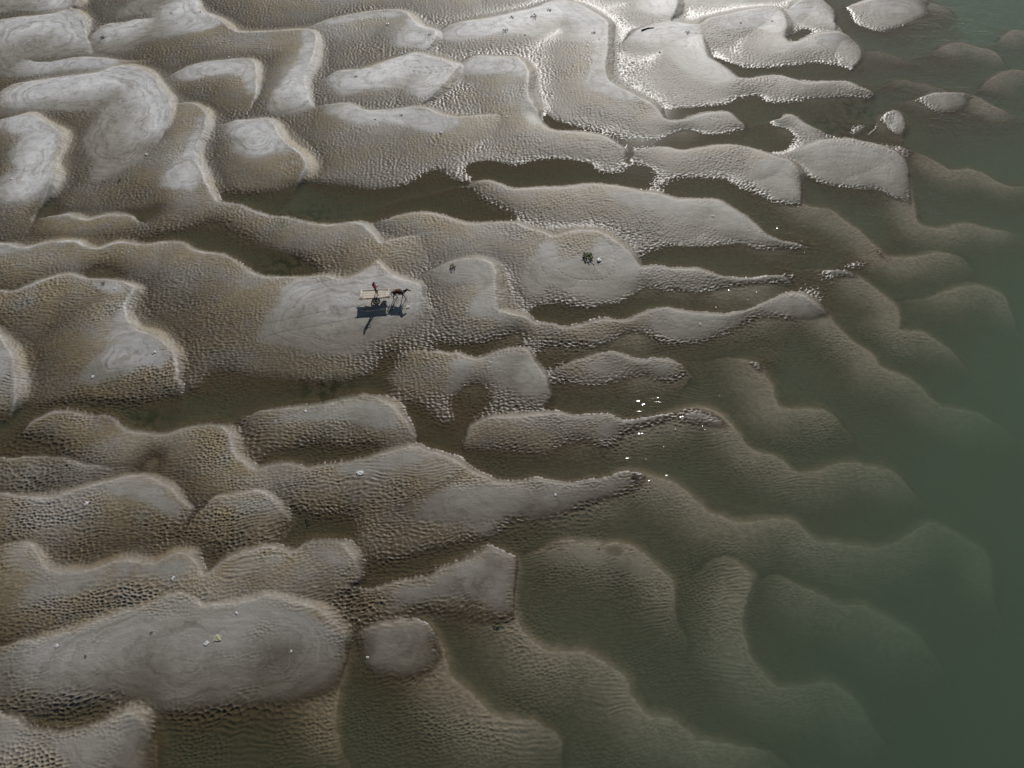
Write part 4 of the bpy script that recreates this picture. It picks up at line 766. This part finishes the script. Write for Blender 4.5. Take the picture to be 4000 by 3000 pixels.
# ------------------------------------------------------------------ horse, mid-stride, facing +x (origin on the sand between the hooves)
HX, HY, HZ = stand(863.4, 644.6); HRZ = R(1.0)
horse = tag(empty('horse', (HX, HY, HZ), HRZ), 'small dark bay horse walking right, pulling the bamboo cart', 'horse')
hv = {  # x forward, y left, z up
 'croup': (-.52, 0, 1.06, .20, .19), 'dock': (-.70, 0, 1.02, .11, .13), 'loin': (-.26, 0, 1.05, .205, .20), 'barrel': (.05, 0, .99, .215, .245), 'girth': (.32, 0, .98, .20, .26),
 'chest': (.52, 0, .99, .155, .21), 'neck1': (.66, 0, 1.12, .115, .16), 'neck2': (.82, 0, 1.27, .085, .115), 'poll': (.95, 0, 1.38, .075, .085), 'brow': (1.04, 0, 1.36, .078, .095), 'cheek': (1.14, 0, 1.29, .062, .075), 'nose': (1.27, 0, 1.20, .048, .052), 'muzzle': (1.35, 0, 1.155, .045, .045),
 'earl': (.945, .045, 1.47, .026), 'earl2': (.955, .07, 1.56, .010), 'earr': (.945, -.045, 1.47, .026), 'earr2': (.955, -.07, 1.56, .010),
 # near (right, y<0) hind: back; far hind: forward
 'thr': (-.50, -.13, .84, .135, .15), 'str': (-.46, -.14, .64, .085, .095), 'hor': (-.68, -.14, .46, .048, .05), 'car': (-.64, -.15, .24, .030), 'fer': (-.66, -.15, .10, .036), 'hfr': (-.62, -.15, .02, .044),
 'thl': (-.48, .13, .84, .135, .15), 'stl': (-.36, .14, .63, .085, .095), 'hol': (-.42, .14, .44, .048, .05), 'cal': (-.34, .15, .23, .030), 'fel': (-.31, .15, .10, .036), 'hfl': (-.26, .15, .02, .044),
 # fore legs
 'shr': (.46, -.13, .80, .095, .12), 'elr': (.44, -.13, .66, .065, .07), 'knr': (.58, -.12, .42, .043), 'cnr': (.62, -.12, .22, .027), 'ftr': (.66, -.12, .09, .034), 'fhr': (.70, -.12, .02, .043),
 'shl': (.46, .13, .80, .095, .12), 'ell': (.40, .13, .66, .065, .07), 'knl': (.38, .12, .42, .043), 'cnl': (.30, .12, .22, .027), 'ftl': (.29, .12, .09, .034), 'fhl': (.33, .12, .02, .043),
}
he = [('croup', 'dock'), ('croup', 'loin'), ('loin', 'barrel'), ('barrel', 'girth'), ('girth', 'chest'), ('chest', 'neck1'), ('neck1', 'neck2'), ('neck2', 'poll'), ('poll', 'brow'), ('brow', 'cheek'), ('cheek', 'nose'), ('nose', 'muzzle'), ('poll', 'earl'), ('earl', 'earl2'), ('poll', 'earr'), ('earr', 'earr2')]
for s_ in 'rl':
    he += [('croup', 'th' + s_), ('th' + s_, 'st' + s_), ('st' + s_, 'ho' + s_), ('ho' + s_, 'ca' + s_), ('ca' + s_, 'fe' + s_), ('fe' + s_, 'hf' + s_),
           ('girth', 'sh' + s_), ('sh' + s_, 'el' + s_), ('el' + s_, 'kn' + s_), ('kn' + s_, 'cn' + s_), ('cn' + s_, 'ft' + s_), ('ft' + s_, 'fh' + s_)]
SCL = 0.93
FAT = {'croup': 1.2, 'dock': 1.15, 'loin': 1.22, 'barrel': 1.25, 'girth': 1.18, 'chest': 1.2, 'neck1': 1.25, 'neck2': 1.3, 'poll': 1.2, 'brow': 1.15, 'cheek': 1.2, 'nose': 1.2, 'muzzle': 1.15}
hv = {k: tuple(q * SCL for q in v_[:3]) + tuple(q * SCL * FAT.get(k, 1.22) for q in v_[3:]) for k, v_ in hv.items()}
skin('body', hv, he, M_horse, horse, 'barrel')
for k in ('hfr', 'hfl', 'fhr', 'fhl'):
    px_, py_, pz_ = hv[k][:3]; b_ = bmesh.new(); tube(b_, [(px_ + .01, py_, 0.0), (px_ + .005, py_, .035), (px_ - .015, py_, .075)], [.056, .050, .038], 10); fin('hoof', b_, M_hoof, horse)
b_ = bmesh.new()
for q in range(7): tube(b_, [(-.73 * SCL, (q - 3) * .012, 1.05 * SCL), (-.82 * SCL, (q - 3) * .018, .95 * SCL), (-.86 * SCL, (q - 3) * .022, .72 * SCL), (-.83 * SCL + .01 * (q % 3), (q - 3) * .016, .46 * SCL)], [.022, .034, .030, .006], 6)
fin('tail', b_, M_black, horse)
b_ = bmesh.new()
for q in range(11):
    t_ = q / 10; c0 = Vector((.50, 0, 1.17)).lerp(Vector((.99, 0, 1.47)), t_) * SCL
    tube(b_, [c0, c0 + Vector((-.045, -.05, .015)), c0 + Vector((-.03, -.105, -.07))], [.022, .024, .006], 6)
fin('mane', b_, M_black, horse)
for s_ in (-1, 1):
    b_ = bmesh.new(); bmesh.ops.create_icosphere(b_, subdivisions=2, radius=.019); fin('eye', b_, M_eye, horse, loc=(1.055 * SCL, s_ * .066, 1.385 * SCL))
    b_ = bmesh.new(); bmesh.ops.create_icosphere(b_, subdivisions=1, radius=.012); fin('nostril', b_, M_eye, horse, loc=(1.375 * SCL, s_ * .026, 1.165 * SCL))

# harness worn by the horse
har = tag(empty('horse_harness', (HX, HY, HZ), HRZ), 'harness with pale blue collar and faded red back cloth on the horse', 'harness')
def hoop(cx_, cz_, ry, rz_, r0, lean=0.0, n_=28, x_amp=0.0):
    b1 = bmesh.new(); P_s = [Vector((cx_ + lean * math.sin(a1) * rz_, ry * math.cos(a1), cz_ + rz_ * math.sin(a1))) for a1 in (2 * math.pi * i / n_ for i in range(n_ + 1))]
    tube(b1, P_s, r0, 7, caps=False); return b1
fin('collar', hoop(.585 * SCL, 1.04 * SCL, .20, .262, .036, -.45), M_whiteb, har)
fin('girth_strap', hoop(.33 * SCL, .985 * SCL, .248, .305, .016, 0), M_leath, har)
fin('breeching', hoop(-.60 * SCL, .98 * SCL, .24, .21, .014, .9), M_leath, har)
b_ = bmesh.new(); nx_, ny_ = 9, 11; g_ = []
for i in range(nx_):
    row = []
    for j in range(ny_):
        a1 = R(32) + R(116) * j / (ny_ - 1); xx = (-.34 + .62 * i / (nx_ - 1)) * SCL; k_ = 1 + .012 * math.sin(9 * xx + 3 * a1)
        row.append(b_.verts.new((xx, .262 * math.cos(a1) * k_, 1.005 * SCL + .268 * math.sin(a1) * k_)))
    g_.append(row)
for i in range(nx_ - 1):
    for j in range(ny_ - 1): b_.faces.new((g_[i][j], g_[i + 1][j], g_[i + 1][j + 1], g_[i][j + 1]))
bmesh.ops.solidify(b_, geom=b_.faces[:], thickness=0.014)
fin('back_cloth', b_, M_redcl, har)
br = fin('bridle', hoop(1.22 * SCL, 1.235 * SCL, .062, .068, .008, .45, 20), M_leath, har)
fin('cheek_strap', hoop(.985 * SCL, 1.36 * SCL, .088, .105, .008, .6, 22), M_leath, br)

# ------------------------------------------------------------------ the driver, standing on the deck
ca_, sa_ = math.cos(CRZ), math.sin(CRZ)
FX, FY = g1(813.5, 635.2, CZ + 0.91)
lx = (FX - CX) * ca_ + (FY - CY) * sa_; ly = -(FX - CX) * sa_ + (FY - CY) * ca_
FZ = CZ + HP + 0.030
man = tag(empty('person', (FX, FY, FZ), R(6)), 'person in crimson shirt and dark trousers standing on the cart deck holding a stick', 'person')
pv = {'pelvis': (-.02, 0, .84, .115, .135), 'waist': (-.055, 0, .99, .10, .13), 'ribs': (-.09, 0, 1.13, .105, .15), 'chest': (-.10, 0, 1.25, .095, .15), 'neck': (-.095, 0, 1.355, .048), 'jaw': (-.075, 0, 1.43, .062, .058), 'head': (-.075, 0, 1.50, .082, .075), 'crown': (-.08, 0, 1.56, .062, .060),
 'nose': (.012, 0, 1.475, .014), 'earl': (-.08, .083, 1.485, .014), 'earr': (-.08, -.083, 1.485, .014)}
pe = [('pelvis', 'waist'), ('waist', 'ribs'), ('ribs', 'chest'), ('chest', 'neck'), ('neck', 'jaw'), ('jaw', 'head'), ('head', 'crown'), ('head', 'nose'), ('head', 'earl'), ('head', 'earr')]
for s_, y_, fx_, kx in (('r', -1, .10, .13), ('l', 1, -.10, -.02)):
    pv.update({'hip' + s_: (-.02, y_ * .085, .79, .085), 'knee' + s_: (kx, y_ * .105, .44, .056), 'calf' + s_: (kx * .6 + fx_ * .3, y_ * .11, .28, .050), 'ank' + s_: (fx_ - .02, y_ * .115, .07, .034), 'foot' + s_: (fx_ + .06, y_ * .13, .032, .036, .03), 'toe' + s_: (fx_ + .15, y_ * .14, .024, .030, .022)})
    pe += [('pelvis', 'hip' + s_), ('hip' + s_, 'knee' + s_), ('knee' + s_, 'calf' + s_), ('calf' + s_, 'ank' + s_), ('ank' + s_, 'foot' + s_), ('foot' + s_, 'toe' + s_)]
HAND = {'r': Vector((.27, -.055, 1.10)), 'l': Vector((.20, .075, 1.02))}
SD = Vector((.62, .10, .60)).normalized()              # the stick's direction
for s_, y_ in (('r', -1), ('l', 1)):
    h_ = HAND[s_]
    pv.update({'sho' + s_: (-.10, y_ * .165, 1.285, .058), 'elb' + s_: (.02, y_ * .215, 1.06, .042), 'fore' + s_: (.10, y_ * .165, 1.055, .037), 'wri' + s_: tuple(h_ - Vector((.075, -y_ * .025, .012))) + (.026,), 'palm' + s_: tuple(h_ - Vector((.025, -y_ * .022, .004))) + (.026, .034)})
    pe += [('chest', 'sho' + s_), ('sho' + s_, 'elb' + s_), ('elb' + s_, 'fore' + s_), ('fore' + s_, 'wri' + s_), ('wri' + s_, 'palm' + s_)]
skin('body', pv, pe, M_skin, man, 'pelvis')
for s_, y_ in (('r', -1), ('l', 1)):                   # fingers closed round the stick
    h_ = HAND[s_]; side = Vector((0, -y_, 0)); out = (SD.cross(side)).normalized(); out = out if out.x > 0 else -out; fv, fe_ = {}, []
    fv['palm'] = tuple(h_ - out * .028 - side * .012) + (.017,)
    for q, (off, ln) in enumerate(((.030, .95), (.010, 1.05), (-.010, 1.0), (-.029, .8))):
        c0 = h_ + SD * off
        fv['a%d' % q] = tuple(c0 - out * .006 - side * .024) + (.0095,); fv['b%d' % q] = tuple(c0 + out * .020 * ln - side * .013) + (.009,); fv['c%d' % q] = tuple(c0 + out * .021 * ln + side * .012) + (.0085,); fv['d%d' % q] = tuple(c0 + out * .001 + side * .022) + (.008,)
        fe_ += [('palm', 'a%d' % q), ('a%d' % q, 'b%d' % q), ('b%d' % q, 'c%d' % q), ('c%d' % q, 'd%d' % q)]
    fv['t0'] = tuple(h_ - out * .016 + SD * .036 + side * .004) + (.0105,); fv['t1'] = tuple(h_ + out * .002 + SD * .048 + side * .020) + (.0095,); fv['t2'] = tuple(h_ + out * .018 + SD * .045 + side * .016) + (.008,)
    fe_ += [('palm', 't0'), ('t0', 't1'), ('t1', 't2')]
    skin('hand', fv, fe_, M_skin, man, 'palm', 1)
shv = {'hem': (-.035, 0, .86, .140, .168), 'waist': (-.058, 0, .99, .116, .146), 'ribs': (-.092, 0, 1.13, .138, .185), 'chest': (-.10, 0, 1.25, .128, .185), 'collar': (-.096, 0, 1.325, .066, .07)}
she = [('hem', 'waist'), ('waist', 'ribs'), ('ribs', 'chest'), ('chest', 'collar')]
for s_, y_ in (('r', -1), ('l', 1)):
    shv.update({'s' + s_: (-.10, y_ * .17, 1.285, .073), 'e' + s_: (-.035, y_ * .205, 1.15, .062)}); she += [('chest', 's' + s_), ('s' + s_, 'e' + s_)]
skin('shirt', shv, she, M_red, man, 'ribs')
trv = {'top': (-.035, 0, .90, .118, .142), 'pel': (-.02, 0, .84, .130, .150)}; tre = [('top', 'pel')]
for s_, y_, fx_, kx in (('r', -1, .10, .13), ('l', 1, -.10, -.02)):
    trv.update({'h' + s_: (-.02, y_ * .09, .76, .105), 'k' + s_: (kx, y_ * .11, .44, .080), 'c' + s_: (kx * .5 + fx_ * .45, y_ * .115, .18, .066)}); tre += [('pel', 'h' + s_), ('h' + s_, 'k' + s_), ('k' + s_, 'c' + s_)]
skin('trousers', trv, tre, M_navy, man, 'pel')
skin('hair', {'a': (-.095, 0, 1.54, .105, .100), 'b': (-.11, 0, 1.48, .075, .082), 'c': (-.055, 0, 1.59, .062, .066), 'd': (-.12, 0, 1.42, .05, .06)}, [('a', 'b'), ('a', 'c'), ('b', 'd')], M_hair, man, 'a')
for y_ in (-1, 1):
    b_ = bmesh.new(); bmesh.ops.create_icosphere(b_, subdivisions=1, radius=.010); fin('eye', b_, M_eye, man, loc=(.002, y_ * .030, 1.495))
b_ = bmesh.new(); tube(b_, [(-.004, -.022, 1.437), (.006, 0, 1.434), (-.004, .022, 1.437)], .006, 6); fin('mouth', b_, M_redcl, man)
# stick in both hands
stick = tag(empty('driving_stick', (FX, FY, FZ), R(6)), 'thin driving stick held out by the person on the cart', 'stick')
b_ = bmesh.new(); c0 = (HAND['r'] + HAND['l']) / 2; tube(b_, [c0 - SD * .16, c0 + SD * .16 + Vector((0, 0, .003)), c0 + SD * .50], [.013, .012, .008], 7); fin('rod', b_, M_dark, stick)
# reins from the hands to the bridle
mw = lambda loc, rz, p: Vector((loc[0] + p[0] * math.cos(rz) - p[1] * math.sin(rz), loc[1] + p[0] * math.sin(rz) + p[1] * math.cos(rz), loc[2] + p[2]))
for s_, y_, lb in (('r', -1, 'near'), ('l', 1, 'far')):
    a_ = mw((FX, FY, FZ), R(6), HAND[s_]); e_ = mw((HX, HY, HZ), HRZ, (1.20 * SCL, y_ * .07, 1.22 * SCL)); mdl = mw((HX, HY, HZ), HRZ, (.5 * SCL, y_ * .2, 1.30 * SCL))
    b_ = bmesh.new(); pts_ = []
    for q in range(9): t_ = q / 8; pts_.append(a_.lerp(mdl, t_) + Vector((0, 0, -.10 * math.sin(t_ * math.pi))))
    for q in range(1, 6): pts_.append(mdl.lerp(e_, q / 5))
    tube(b_, pts_, .006, 5)
    tag(fin('rein', b_, M_rope, None), 'thin rein on the %s side of the horse, running back to the person' % lb, 'rein')

# ------------------------------------------------------------------ litter, weed and driftwood
M_wh = simple('white_plastic_film', (0.80, 0.80, 0.79), .45, .06, 8, .2)
M_cr = simple('yellowed_sheet', (0.58, 0.57, 0.42), .6, .15, 6, .2)
M_leaf = simple('fresh_green_leaf', (0.055, 0.095, 0.018), .5, .5, 5, .2)
M_leaf2 = simple('yellowing_leaf', (0.16, 0.15, 0.035), .55, .4, 5, .2)
M_dead = simple('rotted_black_weed', (0.016, 0.014, 0.012), .8, .4, 12, .4)
M_rust = simple('reddish_dry_weed', (0.11, 0.045, 0.022), .85, .4, 12, .4)
M_root = simple('pale_bare_root', (0.34, 0.31, 0.26), .8, .2, 20, .3)
def site(vx, vy, zz=0.3):
    return stand(vx, vy)
def scrap(vx, vy, size, label, mat=None, ang=None, flat_=0.25):
    """crumpled sheet of film: folded grid with thickness"""
    rr = random.Random(int(vx * 13 + vy * 7)); b1 = bmesh.new(); nn = 7; g = []
    sx_, sy_ = size, size * rr.uniform(.6, .95); ph = [rr.uniform(0, 6.28) for _ in range(6)]
    for i in range(nn):
        row = []
        for j in range(nn):
            u_, v_ = i / (nn - 1) - .5, j / (nn - 1) - .5; ed = 1 - .18 * rr.random() * (max(abs(u_), abs(v_)) > .45)
            zz = flat_ * size * (.5 + .28 * math.sin(6 * u_ + ph[0]) * math.cos(5 * v_ + ph[1]) + .22 * math.sin(11 * u_ + 7 * v_ + ph[2]) * (1 - abs(u_))) * (1.15 - 1.6 * max(abs(u_), abs(v_)))
            row.append(b1.verts.new((u_ * sx_ * ed + .04 * size * math.sin(9 * v_ + ph[3]), v_ * sy_ * ed + .05 * size * math.sin(8 * u_ + ph[4]), max(.004, zz))))
        g.append(row)
    for i in range(nn - 1):
        for j in range(nn - 1): b1.faces.new((g[i][j], g[i + 1][j], g[i + 1][j + 1], g[i][j + 1]))
    bmesh.ops.solidify(b1, geom=b1.faces[:], thickness=.006)
    px_, py_, pz_ = site(vx, vy); o = fin('litter_scrap', b1, mat or M_wh, None, False, (px_, py_, pz_ + .015)); o.rotation_euler = (0, 0, rr.uniform(0, 6.28) if ang is None else ang)
    return tag(o, label, 'litter', 'scraps of litter on the sand')
for a_ in [
 (434,25,.55,'white scrap where the top left silt pads narrow'),
 (494,124,.38,'white scrap above the hooked pad at upper left'),
 (25,386,.42,'white scrap on the pad at the left edge, upper third'),
 (401,306,.36,'tiny white scrap on the narrow curved crest at upper left'),
 (316,334,.42,'white scrap on the lower tip of the big upper left lobe'),
 (740,55,.34,'small white scrap at the left end of the top centre bar'),
 (837,52,.60,'white scrap on brown ripples inside the top centre bar'),
 (867,116,.52,'white scrap just above the spindle shaped pad'),
 (867,248,.50,'white scrap on the crest above the long dark pool'),
 (811,257,.34,'small white scrap left of the crest above the long pool'),
 (953,287,.48,'white scrap on the grey slope right above the long pool'),
 (1095,252,.44,'white scrap on plain sand near the upper middle'),
 (1134,75,.42,'white scrap on the tall hooked bar at top centre'),
 (1425,113,.46,'white scrap in the middle of the broad upper right bar'),
 (1600,49,.42,'white scrap on the pad near the top right bars'),
 (1668,45,.34,'white scrap inside the ringed pad at top right'),
 (1498,189,.36,'white scrap near the lower edge of the broad upper right bar'),
 (249,624,.34,'white scrap beside the dark clump on the left crest'),
 (333,761,.40,'white scrap on the triangular pad at left'),
 (200,814,.36,'white scrap at the lower tip of the triangular left pad'),
 (1540,467,.34,'white scrap on the smooth end of the long right hand bar'),
 (1512,700,.30,'small white scrap on the flat pad by the right channel'),
 (882,663,.42,'white scrap in front of the horse, at the tip of its shadow'),
 (187,1088,.42,'white scrap on the left bar below the crest'),
 (660,888,.34,'white scrap on the pad right of the brown pool'),
 (595,910,.30,'small white scrap at the left end of the pad above centre pool'),
 (1200,1069,.26,'white speck on the ringed pad at lower centre'),
 (122,1395,.30,'white scrap at the left of the large lower left pad'),
 (374,1249,.34,'white scrap above the knob of the large lower left pad'),
 (511,1324,.26,'white splinter on the top rim of the large lower left pad'),
 (629,1407,.24,'white speck at the right of the large lower left pad'),
 (794,1420,.22,'white speck on the round pad at bottom centre')]: scrap(*a_)
scrap(778, 1022, .62, 'large white plastic scrap on brown ripples near the centre pool')
scrap(470, 1378, .62, 'largest yellowish sheet on the large lower left pad', M_cr, .15, .12)
scrap(446, 1390, .40, 'white sheet next to the yellowish sheet on the lower left pad', M_wh, .9, .15)
# white bag beside the green plant
px_, py_, pz_ = site(1294, 562); b_ = bmesh.new(); bmesh.ops.create_icosphere(b_, subdivisions=3, radius=1)
for v_ in b_.verts:
    c_ = v_.co; k_ = 1 + .16 * math.sin(8 * c_.x + 4 * c_.y) * math.cos(7 * c_.z) + .1 * math.sin(13 * c_.y + 5 * c_.z); v_.co = Vector((c_.x * .20 * k_, c_.y * .26 * k_, max(-.04, c_.z * .14 * k_)))
bag = tag(fin('plastic_bag', b_, M_wh, None, False, (px_, py_, pz_ + .035)), 'crumpled white plastic bag right of the green plant clump', 'bag')
b_ = bmesh.new(); tube(b_, [(.10, .18, .06), (.16, .30, .10), (.22, .34, .04)], [.05, .03, .05], 7); fin('knotted_neck', b_, M_wh, bag)

def weed(vx, vy, size, label, mats, nleaf=26, cat='plant', name='plant_clump', nst=5):
    rr = random.Random(int(vx * 3 + vy)); px_, py_, pz_ = site(vx, vy); o = empty(name, (px_, py_, pz_), rr.uniform(0, 6)); tag(o, label, cat, 'weed clumps washed up on the sand')
    for k, mt in enumerate(mats):
        b1 = bmesh.new()
        for q in range(nleaf // len(mats)):
            a1 = rr.uniform(0, 6.28); r1 = size * .5 * math.sqrt(rr.random()); c0 = Vector((r1 * math.cos(a1), r1 * math.sin(a1), rr.uniform(.01, .30) * size)); ll = size * rr.uniform(.18, .34)
            d_ = Vector((math.cos(a1 + rr.uniform(-1, 1)), math.sin(a1 + rr.uniform(-1, 1)), rr.uniform(-.3, .5))).normalized(); n_ = d_.cross(Vector((0, 0, 1))).normalized() * ll * .30
            w_ = Vector((0, 0, ll * .12)); p_ = [c0, c0 + d_ * ll * .5 + n_ + w_, c0 + d_ * ll, c0 + d_ * ll * .5 - n_ + w_, c0 + d_ * ll * .5 - w_]
            vv = [b1.verts.new(t) for t in p_]
            for f_ in ((0, 1, 4), (1, 2, 4), (2, 3, 4), (3, 0, 4)): b1.faces.new([vv[i] for i in f_])
            b1.faces.new((vv[0], vv[3], vv[2], vv[1]))
        fin('leaves', b1, mt, o, False)
    b1 = bmesh.new()
    for q in range(nst):
        a1 = rr.uniform(0, 6.28); tube(b1, [(0, 0, .03 * size), (.4 * size * math.cos(a1), .4 * size * math.sin(a1), .14 * size), (.75 * size * math.cos(a1 + .4), .75 * size * math.sin(a1 + .4), .02)], [.022 * size, .018 * size, .008 * size], 5)
    fin('stems', b1, mats[-1] if cat != 'plant' else M_dead, o)
    return o
pc = weed(1270, 555, .85, 'leafy green plant clump on the ringed silt pad right of centre', (M_leaf, M_leaf, M_leaf2, M_dead), 90)
b_ = bmesh.new(); rp = [Vector((*site(*q)[:2], site(*q)[2] + .02)) - pc.location for q in ((1277, 566), (1284, 572), (1285, 580), (1283, 587))]
rp = [Matrix.Rotation(-pc.rotation_euler.z, 3, 'Z') @ q for q in rp]; tube(b_, rp, [.03, .03, .025, .012], 6); fin('bare_root', b_, M_root, pc)
weed(978, 578, .55, 'small green plant clump on the hooked pad right of the horse', (M_leaf, M_leaf2, M_dead), 54)
weed(1073, 1349, .50, 'yellow green plant tuft at the water edge, lower centre', (M_leaf2, M_leaf, M_dead), 44)
weed(1372, 1031, .50, 'reddish brown dry weed clump on the tip of the lower bar', (M_rust, M_dead), 44, 'weed', 'dry_weed_clump', 8)
for a_ in [
 (1092,66,.9,'black weed clump on the tall hooked bar, left of its rings'),
 (1105,38,.7,'black weed clump on the top rim of the tall hooked bar'),
 (1153,36,1.0,'largest black weed tangle near the top of the tall hooked bar'),
 (1186,22,.7,'black weed clump at the top of the tall hooked bar'),
 (1281,71,.7,'black weed clump at the right shoulder of the tall hooked bar'),
 (1485,70,.7,'black weed clump near the crest of the broad upper right bar'),
 (261,391,.65,'black weed clump on sand below the big upper left lobe'),
 (222,82,.8,'black weed clump on the pale band at top left'),
 (224,612,.55,'black weed clump on the crest at the left, beside a white scrap'),
 (196,614,.3,'small dark weed wisp left of the black clump on the left crest'),
 (769,165,.45,'dark weed clump at the left of the spindle shaped pad'),
 (928,75,.5,'dark weed clump on the right tip of the top centre bar'),
 (370,29,.45,'dark weed speck on the wide pale band at top left'),
 (327,1367,.28,'dark weed speck on the large lower left pad, near its knob'),
 (184,1418,.26,'dark weed speck on the left half of the lower left pad'),
 (1293,1185,.22,'dark weed speck under shallow water at lower centre')]: weed(a_[0], a_[1], a_[2] * .75, a_[3], (M_dead,), 20, 'weed', 'weed_clump', 7)
def driftwood(pts, r, label, name='driftwood'):
    b1 = bmesh.new(); P_ = [Vector((*site(*q)[:2], max(site(*q)[2], -.02) + r * .8)) for q in pts]; o0 = P_[0].copy(); rad = [r * (1 - .6 * i / (len(P_) - 1)) for i in range(len(P_))]
    tube(b1, [p - o0 for p in P_], rad, 7); m_ = P_[len(P_) // 2] - o0; tube(b1, [m_, m_ + Vector((.22, .12, .06))], [r * .6, r * .25], 6)
    return tag(fin(name, b1, M_dead, None, True, tuple(o0)), label, 'driftwood')
driftwood([(1386, 66), (1398, 62), (1413, 60)], .09, 'long dark driftwood stick on the broad upper right bar')
driftwood([(661, 1117), (665, 1128), (664, 1142)], .045, 'thin dark twig standing out of the brown centre pool')
